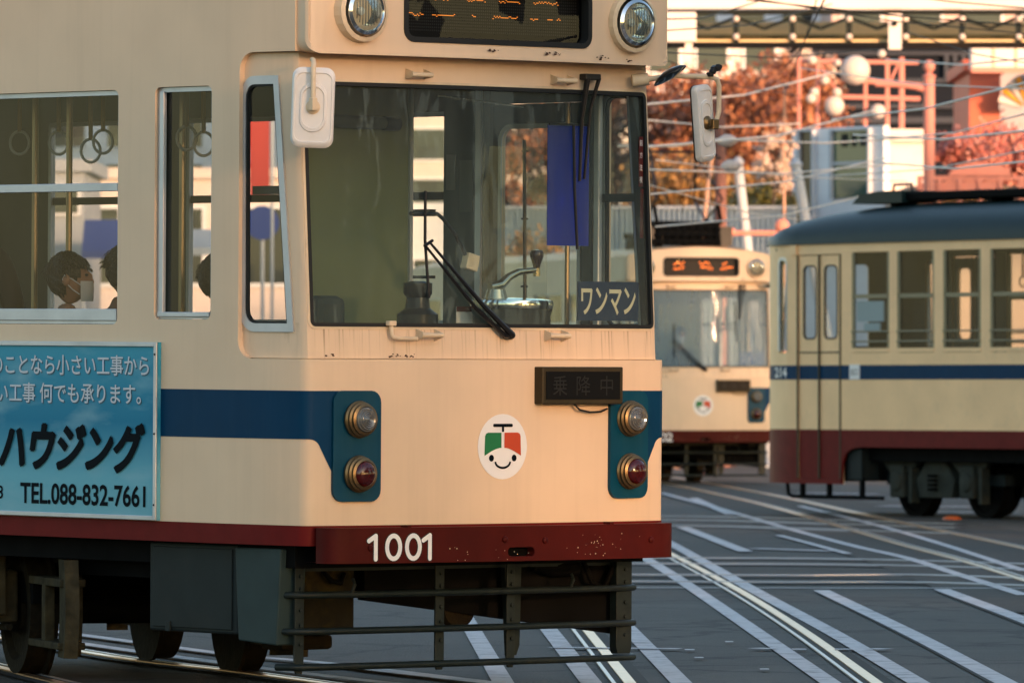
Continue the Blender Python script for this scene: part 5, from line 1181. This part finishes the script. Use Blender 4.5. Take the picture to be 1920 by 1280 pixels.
# ------------------------------------------------------------------ the older tram 214, side on
def make_old_tram(root):
    L = 12.6
    PL = Plan([(0, -.30), (.3, -.28), (.6, -.22), (.82, -.11), (.95, .05), (1.03, .27), (1.10, .60), (1.10, L)])
    fo3 = lambda off=0.0: (lambda u, z: (PL(u)[0] + PL(u)[2] * off, PL(u)[1] + PL(u)[3] * off, z))
    UY = lambda y: PL.c[4] + hypot(.08, .22) * (y - .05) / .22 if y < .27 else (PL.c[5] + hypot(.07, .33) * (y - .27) / .33 if y < .6 else PL.c[6] + y - .6)
    inn = lambda c: (0, max(c.y, 1.0) if abs(c.x) > .9 else 1.0, c.z)
    cuts = PL.cuts()
    wins = [(1.86, 2.57), (2.72, 3.41), (3.58, 4.27), (4.44, 5.13), (5.30, 5.99), (6.16, 6.85), (7.02, 7.71), (7.88, 8.57), (8.74, 9.43)]
    holes = [rrect(s * UY(a), 1.825, s * UY(b), 2.945, .012, 2) for a, b in wins for s in (-1, 1)]
    cheek = lambda s: rrect(s * UY(.37), 1.83, s * UY(.60), 2.90, [.02, .02, .08, .08])
    holes += [cheek(1), cheek(-1), rrect(-.62, 1.72, .62, 2.85, .05)]
    doors = [(.83, 1.225), (1.235, 1.63)]
    holes += [rrect(s * UY(.825), .40, s * UY(1.635), 2.93, .01, 1) for s in (-1, 1)]
    lo, hi = -UY(L), UY(L)
    # body down to the red line, with the deeper door apron at the end
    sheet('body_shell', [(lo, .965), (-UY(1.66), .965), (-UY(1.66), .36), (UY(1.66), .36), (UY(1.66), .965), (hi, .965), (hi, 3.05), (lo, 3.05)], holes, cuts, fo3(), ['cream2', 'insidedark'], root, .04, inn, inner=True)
    for s in (-1, 1):
        e = UY(L)
        sk = [(s * e, .775), (s * UY(2.02), .775), (s * UY(1.86), .755), (s * UY(1.74), .70), (s * UY(1.68), .60), (s * UY(1.66), .36), (s * UY(1.637), .36), (s * UY(1.637), .968), (s * e, .968)]
        sheet('apron', ccw(sk), [], cuts, fo3(.003), 'red3', root, .03, inn)
        for a, b in ((1.636, L), (0, .824)):
            sheet('blue_band', ccw([(s * (UY(a) if a else 0), 1.528), (s * UY(b), 1.528), (s * UY(b), 1.688), (s * (UY(a) if a else 0), 1.688)]), [], cuts, fo3(.004), 'bluemid', root, 0, inn)
        sheet('apron', ccw([(0, .36), (s * UY(.824), .36), (s * UY(.824), .968), (0, .968)]), [], cuts, fo3(.003), 'red3', root, .02, inn)
        for (a, b) in doors:
            dg = rrect(s * UY(a + .09), 1.99, s * UY(b - .07), 2.80, .06)
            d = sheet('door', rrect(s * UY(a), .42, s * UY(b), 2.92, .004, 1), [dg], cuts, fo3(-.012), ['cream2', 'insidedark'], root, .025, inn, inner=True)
            sheet('blue_band', rrect(s * UY(a), 1.528, s * UY(b), 1.688, .002, 1), [], cuts, fo3(-.009), 'bluemid', d, 0, inn)
            sheet('apron', rrect(s * UY(a), .42, s * UY(b), .968, .002, 1), [], cuts, fo3(-.008), 'red3', d, 0, inn)
            sheet('gasket', inset(dg, -.012), [inset(dg, .006)], cuts, fo3(-.007), 'rubber', d, .01, inn)
            sheet('pane', inset(dg, -.002), [], cuts, fo3(-.022), 'pane', d, 0, inn)
            sheet('rail', rrect(s * UY(a), 1.825, s * UY(b), 1.84, .002, 1), [], cuts, fo3(-.005), 'insidedark', d, .006, inn)
        sheet('apron', rrect(s * UY(.82), .36, s * UY(1.64), .418, .002, 1), [], cuts, fo3(.004), 'red3', root, .02, inn)
        for ys_ in (.815, 1.23, 1.642): sheet('door_seal', rrect(s * UY(ys_ - .012), .42, s * UY(ys_ + .012), 2.93, .002, 1), [], cuts, fo3(.0075), 'doorseal', root, .012, inn)
        w = sheet('window', inset(cheek(s), -.01), [inset(cheek(s), .025)], cuts, fo3(.004), 'alu', root, .03, inn)
        sheet('pane', inset(cheek(s), .02), [], cuts, fo3(-.015), 'pane', w, 0, inn)
        for a, b in wins:
            x = s * 1.085
            w = MB().lim(x - .012, x + .012, a + .002, b - .002, 2.43, 2.475).lim(x - .012, x + .012, a + .002, a + .04, 1.83, 2.94).lim(x - .012, x + .012, b - .04, b - .002, 1.83, 2.94).build('window', 'oldsash', root)
            for z in (2.06, 1.95): MB().tube([(s * 1.105, a + .005, z), (s * 1.105, b - .005, z)], .011, 6).build('guard_bar', 'oldsash', w)
            MB().lim(x - .01, x + .02, a + .002, b - .002, 1.83, 1.875).build('sill_rail', 'cream2', w)
            MB().add([(x - s * .006, a, 1.83), (x - s * .006, b, 1.83), (x - s * .006, b, 2.945), (x - s * .006, a, 2.945)], [(0, 1, 2, 3)]).build('pane', 'pane', w)
        MB().lim(s * 1.10, s * 1.125, .70, .815, 2.93, 3.04).build('gutter_bracket', 'cream2', root)
    # domed roof
    r = MB(); N = 20; ys = [-.30, -.2, -.05, .2, .5, .8, 1.1, 1.5, 2.0, 2.5, 3.0, 4, 6, 9, 11, L]
    for y in ys:
        k = min(1, sqrt(max(0, 1 - max(0, (2.9 - y) / 3.2) ** 2.4)))
        hw = 1.13 * min(1, .55 + .45 * sqrt(min(1, (y + .3) / .8))) if y < .5 else 1.13
        for i in range(N + 1):
            t = pi * i / N
            r.v.append((hw * math.copysign(abs(cos(t)) ** .75, cos(t)), y - .03, 3.045 + (.05 + .41 * k) * sin(t) ** .85))
    n = N + 1
    r.f = [(j * n + i, j * n + i + 1, (j + 1) * n + i + 1, (j + 1) * n + i) for j in range(len(ys) - 1) for i in range(N)] + [tuple(range(n))]
    r.build('roof', 'roofgreen', root, smooth=True)
    MB().lim(-1.08, 1.08, L - .03, L, .97, 3.05).build('rear_wall', 'cream2', root)
    # roof walkway and its supports
    rw = MB().lim(.20, .60, 1.75, 11.2, 3.52, 3.615).build('roof_walkway', 'roofblack', root, bevel=.02)
    MB().prism([(1.25, 3.50), (1.40, 3.60), (1.75, 3.635), (2.2, 3.635), (2.2, 3.50)], lambda a, b, d: (.18 + d, a, b), .48).build('walkway_nose', 'roofgreen', rw)
    for y in (1.9, 3.7, 5.6, 7.4, 9.2, 11.0): MB().lim(.26, .56, y - .05, y + .05, 3.40, 3.53).build('walkway_foot', 'roofblack', rw)
    MB().tube([(.45, 1.75, 3.62), (.45, 1.77, 3.71), (.45, 2.10, 3.71), (.45, 2.12, 3.62)], .016, 6).build('lifting_eye', 'black', rw)
    # number and exit plate on both sides
    for s in (-1, 1):
        text('lettering', '214', .12, lambda a, b, s=s: fo3(.009)(s * UY(.45) + a, 1.61 + b), 'white', root, bold=.02, width=.34, height=.115)
        pl = MB().lim(s * 1.104, s * 1.112, 1.83, 2.02, 1.53, 1.695).build('exit_plate', 'white', root)
        text('lettering', '出口', .1, lambda a, b, s=s: (s * 1.1145, 1.925 + s * a, 1.612 + b), 'black', pl, width=.14, height=.075)
    MB().lim(1.05, 1.07, 1.92, 2.42, 2.17, 2.40).build('notice', 'palepaper', root)
    MB().lim(1.05, 1.07, 2.05, 2.35, 2.07, 2.155).build('notice', 'palepaper', root)
    # cabin
    MB().lim(-1.04, 1.04, .3, L - .1, .80, .88).build('cabin_floor', 'floor', root)
    MB().lim(-1.04, 1.04, .3, L - .1, 2.98, 3.02).build('ceiling', 'insidedark', root)
    MB().lim(-1.0, 1.0, 1.70, 1.73, .88, 1.9).build('bulkhead', 'inside', root)
    for s in (-1, 1): MB().lim(s * .62, s * 1.04, 1.9, 9.4, 1.15, 1.30).build('bench', 'seat', root)
    for y in (2.3, 2.9, 3.5, 4.1, 4.7):
        q = MB().tube([(-.5, y, 2.98), (-.5, y, 2.68)], .012, 5).build('hand_strap', 'strapb', root)
        MB().tube([(-.5, y + .06 * cos(2 * pi * k / 12), 2.62 + .06 * sin(2 * pi * k / 12)) for k in range(13)], .009, 6, caps=False).build('strap_ring', 'strapw', q)
    # underneath: apron edge, step bar, bogies
    MB().lim(-.95, .95, .9, L - .3, .62, .80).build('underframe', 'under', root)
    for s in (-1, 1):
        sb = MB().tube([(s * 1.02, .50, .36), (s * 1.02, .52, .24), (s * 1.02, .60, .21), (s * 1.02, 2.35, .21)], .022, 8).build('step_bar', 'under', root)
        for y in (.80, 1.32, 1.95): MB().lim(s * 1.0, s * 1.04, y - .03, y + .03, .21, .38 if y < 1.6 else .75).build('step_post', 'under', sb)
        MB().lim(s * .80, s * 1.05, 1.70, 1.98, .40, .76).build('equipment_box', 'undergreen', root, bevel=.02)
        MB().lim(s * .78, s * 1.02, 5.0, 6.6, .30, .74).build('equipment_box', 'undergreen', root, bevel=.02)
    for by in (3.05, L - 3.05):
        bo = MB().lim(-.68, -.56, by - 1.1, by + 1.1, .36, .48).lim(.56, .68, by - 1.1, by + 1.1, .36, .48).lim(-.6, .6, by - .15, by + .15, .34, .55).build('bogie', 'undergreen', root)
        for wy in (by - .65, by + .65):
            for s in (-1, 1):
                MB().lathe([(.001, -.05), (.13, -.05), (.15, -.03), (.25, -.03), (.27, -.06), (.33, -.06), (.33, .05), (.355, .06), (.355, .075), (.001, .075)], (s * .56, wy, .33), (-s, 0, 0), 30).build('wheel', 'under', bo, smooth=True)
                ab = MB().lim(s * .64, s * .88, wy - .13, wy + .13, .22, .58)
                ab.lathe([(.12, 0), (.11, .04), (.001, .05)], (s * .86, wy, .40), (s, 0, 0), 14)
                ab.build('axle_box', 'bogiegrey', bo, bevel=.02)
                MB().prism([(wy - .34, .62), (wy - .16, .66), (wy + .16, .66), (wy + .34, .60), (wy + .20, .50), (wy - .20, .50)], lambda a, b, d, s=s: (s * (.76 + d), a, b), .07).build('frame_arch', 'bogiegrey', bo, bevel=.01)
                MB().lim(s * .74, s * .86, wy + .20, wy + .26, .16, .56).build('brake_hanger', 'bogiegrey', bo, bevel=.01)
        for s in (-1, 1):
            MB().prism([(by - .30, .22), (by + .30, .22), (by + .36, .42), (by + .18, .62), (by - .18, .62), (by - .36, .42)], lambda a, b, d, s=s: (s * (.70 + d), a, b), .12).build('spring_plank', 'bogiegrey', bo, bevel=.012)
            for k in range(4): MB().lathe([(.055, .30 + .05 * k), (.062, .315 + .05 * k), (.055, .33 + .05 * k)], (s * .86, by, 0), (0, 0, 1), 12).build('coil', 'under', bo)
M['bluemid'] = mat('band_blue_old', (0.0005, 0.032, 0.085), 0.5, spec=.08, var=0.08, grime=0.15, gcol=(0.05, 0.08, 0.10))
M['doorseal'] = mat('door_seal_dark', (.05, .04, .02), .7)
M['oldsash'] = mat('old_sash_grey_green', (0.26, 0.22, 0.13), 0.5)
M['palepaper'] = mat('pale_blue_paper', (0.42, 0.55, 0.62), 0.7)
M['bogiegrey'] = mat('bogie_grey', (0.032, 0.036, 0.030), 0.7, spec=.1, var=0.25, grime=0.4, gcol=(0.07, 0.05, 0.03))
T3 = empty('tram', (3.70, 85.46, 0), (0, 0, radians(213)), 'older tram numbered 214 seen side on with dark green domed roof', 'tram')
make_old_tram(T3)
# ------------------------------------------------------------------ people
def skinmesh(name, joints, bones, sub=2):
    me = bpy.data.meshes.new(name); idx = {k: i for i, k in enumerate(joints)}
    me.from_pydata([joints[k][0] for k in joints], [(idx[a], idx[b]) for a, b in bones], [])
    o = bpy.data.objects.new(name, me); COL.objects.link(o)
    o.modifiers.new('skin', 'SKIN'); s = o.modifiers.new('sub', 'SUBSURF'); s.levels = sub; s.render_levels = sub
    for k in joints:
        r = joints[k][1]; r = r if isinstance(r, tuple) else (r, r)
        me.skin_vertices[0].data[idx[k]].radius = r; me.skin_vertices[0].data[idx[k]].use_root = (k == list(joints)[0])
    dg = bpy.context.evaluated_depsgraph_get(); out = bpy.data.meshes.new_from_object(o.evaluated_get(dg))
    bpy.data.objects.remove(o); bpy.data.meshes.remove(me)
    return out
def headmesh(c, yaw):
    b = MB(); b.sphere((0, 0, 0), (.078, .098, .122), 20, 16)
    vs = []
    for x, y, z in b.v:
        if z < -.02: k = 1 - .38 * ((-.02 - z) / .10) ; x *= k; y *= (.82 + .18 * k) if y < 0 else k
        if y < -.06 and -.03 < z < .03 and abs(x) < .03: y -= .018 * (1 - abs(x) / .03)
        if y < -.05 and .02 < z < .045 and .015 < abs(x) < .05: y += .008
        vs.append((x, y, z))
    b.v = vs
    for s in (-1, 1): b.sphere((s * .079, .012, .0), (.012, .024, .034), 8, 6)
    b.sphere((0, -.103, -.012), (.014, .020, .022), 8, 6)
    b.sphere((0, -.088, -.062), (.026, .012, .008), 8, 5)
    R = Matrix.Rotation(yaw, 3, 'Z'); b.v = [tuple(R @ Vector(v) + Vector(c)) for v in b.v]
    return b, R
def person(label, parent_m, loc, face, sit=True, arm_up=False, coat='coat', hair_long=.0, mask=False, group='passengers in the nearest tram', headyaw=0.0):
    """local frame faces -Y, feet on z = 0; parent_m places it in the tram"""
    P = 0.46 if sit else 0.92
    J = {'pelvis': ((0, .0, P), (.15, .12)), 'waist': ((0, .01, P + .16), (.125, .10)), 'chest': ((0, .0, P + .36), (.155, .115)), 'neck0': ((0, .0, P + .50), (.075, .07)), 'neck': ((0, -.01, P + .56), .052), 'head': ((0, -.012, P + .62), .05)}
    B = [('pelvis', 'waist'), ('waist', 'chest'), ('chest', 'neck0'), ('neck0', 'neck'), ('neck', 'head')]
    for s, n in ((-1, 'l'), (1, 'r')):
        J['sh' + n] = ((s * .17, 0, P + .46), .062)
        if arm_up and s > 0:
            J['el' + n] = ((s * .30, -.14, P + .60), .043); J['wr' + n] = ((s * .22, -.20, P + .84), .03); hd = Vector((-.02, -.03, 1)).normalized()
        else:
            J['el' + n] = ((s * .24, -.05, P + .20), .043); J['wr' + n] = ((s * .14, -.26 if sit else -.08, P + (.09 if sit else -.02)), .03); hd = Vector((-s * .2, -1 if sit else -.2, -.1 if sit else -1)).normalized()
        J['pa' + n] = (tuple(Vector(J['wr' + n][0]) + hd * .07), (.034, .02))
        B += [('neck0', 'sh' + n), ('sh' + n, 'el' + n), ('el' + n, 'wr' + n), ('wr' + n, 'pa' + n)]
        sd_ = hd.orthogonal().normalized()
        for f, (o_, l_) in enumerate(((-.030, .055), (-.010, .066), (.010, .07), (.030, .062))):
            q = Vector(J['pa' + n][0]) + sd_ * o_ + hd * .02; J['f%d%s' % (f, n)] = (tuple(q + hd * l_ * .5), .009); J['g%d%s' % (f, n)] = (tuple(q + hd * l_ + hd.cross(sd_) * .02), .008)
            B += [('pa' + n, 'f%d%s' % (f, n)), ('f%d%s' % (f, n), 'g%d%s' % (f, n))]
        q = Vector(J['wr' + n][0]) + hd * .03 - sd_ * .045; J['t0' + n] = (tuple(q), .011); J['t1' + n] = (tuple(q + hd * .045 - sd_ * .012), .009); B += [('wr' + n, 't0' + n), ('t0' + n, 't1' + n)]
        J['hip' + n] = ((s * .10, 0, P - .02), .09)
        if sit: J['kn' + n] = ((s * .12, -.44, P + .02), .062); J['an' + n] = ((s * .12, -.44, .09), .042); J['toe' + n] = ((s * .12, -.62, .04), .04)
        else: J['kn' + n] = ((s * .11, -.01, .48), .062); J['an' + n] = ((s * .11, .02, .09), .042); J['toe' + n] = ((s * .12, -.17, .04), .04)
        B += [('pelvis', 'hip' + n), ('hip' + n, 'kn' + n), ('kn' + n, 'an' + n), ('an' + n, 'toe' + n)]
    hc = (0, -.025, P + .735)
    me = skinmesh('person', J, B); hb, HR = headmesh(hc, headyaw)
    bm_ = bmesh.new(); bm_.from_mesh(me); tmp = bpy.data.meshes.new('t'); tmp.from_pydata(hb.v, [], hb.f); bm_.from_mesh(tmp); bmesh.ops.recalc_face_normals(bm_, faces=bm_.faces); bm_.to_mesh(me); bm_.free()
    o = link('person', me, 'skin', None, smooth=True); tag(o, label, 'person', group)
    o.matrix_world = parent_m @ Matrix.Translation(loc) @ Matrix.Rotation(face, 4, 'Z')
    g = lambda v, k=1.0: (tuple(v[0]), tuple(q * k + .018 for q in v[1]) if isinstance(v[1], tuple) else v[1] * k + .018)
    keys = ['pelvis', 'waist', 'chest', 'neck0'] + [a + n for n in 'lr' for a in ('sh', 'el', 'wr')]
    cj = {k: g(J[k]) for k in keys}; cb = [b for b in B if b[0] in cj and b[1] in cj]
    link('coat', skinmesh('coat', cj, cb), coat, o, smooth=True)
    keys = ['pelvis'] + [a + n for n in 'lr' for a in ('hip', 'kn', 'an')]
    cj = {k: g(J[k], .98) for k in keys}; cb = [b for b in B if b[0] in cj and b[1] in cj]
    link('trousers', skinmesh('trousers', cj, cb), 'trousers', o, smooth=True)
    for n in 'lr':
        q = MB().sphere(tuple((Vector(J['an' + n][0]) + Vector(J['toe' + n][0])) / 2 - Vector((0, 0, .015))), (.05, .14, .05), 10, 7); q.build('shoe', 'black', o, smooth=True)
    h = MB(); h.sphere((0, .012, .022), (.088, .106, .118), 34, 24); keep = []; rh = random.Random(len(label))
    for f in h.f:
        c = [sum(h.v[i][k] for i in f) / 4 for k in range(3)]; j = rh.uniform(-.014, .014)
        if (c[1] > .018 + j and c[2] > -.080 - hair_long + j) or c[2] > .058 + j or (abs(c[0]) > .066 and c[2] > .0 + j and c[1] > -.055): keep.append(f)
    h.f = keep; h.v = [tuple(Vector(v) * (1 + rh.uniform(-.03, .035))) for v in h.v]
    for _ in range(420):      # loose locks
        u = Vector((rh.gauss(0, 1), rh.gauss(.25, 1), abs(rh.gauss(0, 1)) + .15)).normalized(); p0 = Vector((u.x * .090, u.y * .108 + .012, u.z * .120 + .022))
        if p0.z < .055 and p0.y < .0: continue
        d = Vector((u.x * .5 + rh.gauss(0, .35), u.y * .3 - .25 + rh.gauss(0, .3), -.8)).normalized() * rh.uniform(.02, .05); w = d.cross(u).normalized() * .003
        h.add([p0 - w, p0 + w, p0 + d * .6 + u * .008 + w * .6, p0 + d + u * .004], [(0, 1, 2, 3)])
    h.v = [tuple(HR @ Vector(v) + Vector(hc)) for v in h.v]
    ho = h.build('hair', 'hair', o, smooth=False, fix=False)
    for s in (-1, 1):
        q = MB().sphere(tuple(HR @ Vector((s * .032, -.086, .022)) + Vector(hc)), (.011, .010, .007), 8, 6); q.build('eye', 'black', o, smooth=True)
    if mask:
        k = MB(); n = 9
        for j in range(7):
            for i in range(n):
                a = -1.05 + 2.1 * i / (n - 1); z = -.108 + .10 * j / 6; b = 1 - abs(z + .05) * 3
                k.v.append(tuple(HR @ Vector((.079 * sin(a) * (1 - max(0, -.04 - z) * 3), -.100 * cos(a) - .014 * b * (1 - abs(a) / 1.2) - .008, z)) + Vector(hc)))
        k.f = [(j * n + i, j * n + i + 1, (j + 1) * n + i + 1, (j + 1) * n + i) for j in range(6) for i in range(n - 1)]
        mo = k.build('face_mask', 'mask', o, smooth=True, fix=False)
        for s in (-1, 1): MB().tube([tuple(HR @ Vector(v) + Vector(hc)) for v in ((s * .068, -.062, -.03), (s * .080, -.02, .0), (s * .088, .02, .02), (s * .086, .03, .0), (s * .075, -.02, -.05), (s * .066, -.055, -.075))], .003, 5).build('mask_loop', 'mask', mo)
    return o
bpy.context.view_layer.update()
MB().lim(-.5, -.12, 2.3, 2.7, 1.18, 1.27).build('folding_seat', 'seat', T1, bevel=.02)
m1 = T1.matrix_world.copy()
person('passenger in dark coat and white mask, in profile at the left window', m1, (-.74, 2.37, .77), radians(90), coat='coat', mask=True, headyaw=radians(-41))
person('passenger in dark patterned jacket at the right edge of the left window', m1, (-.30, 2.50, .81), radians(90), coat='coat2', headyaw=radians(45))
person('standing passenger in dark coat behind the masked passenger', m1, (-.36, 3.62, .68), radians(100), sit=False, arm_up=True, coat='coat')
person('passenger half hidden by the narrow side window pillar', m1, (-.74, 1.16, .76), radians(90), coat='coat', headyaw=radians(-30))
m2 = T2.matrix_world.copy()
person('driver at the windscreen of the distant tram in dark uniform', m2, (-.10, .72, 1.02), 0, sit=True, coat='coat', mask=True, group='tram drivers')
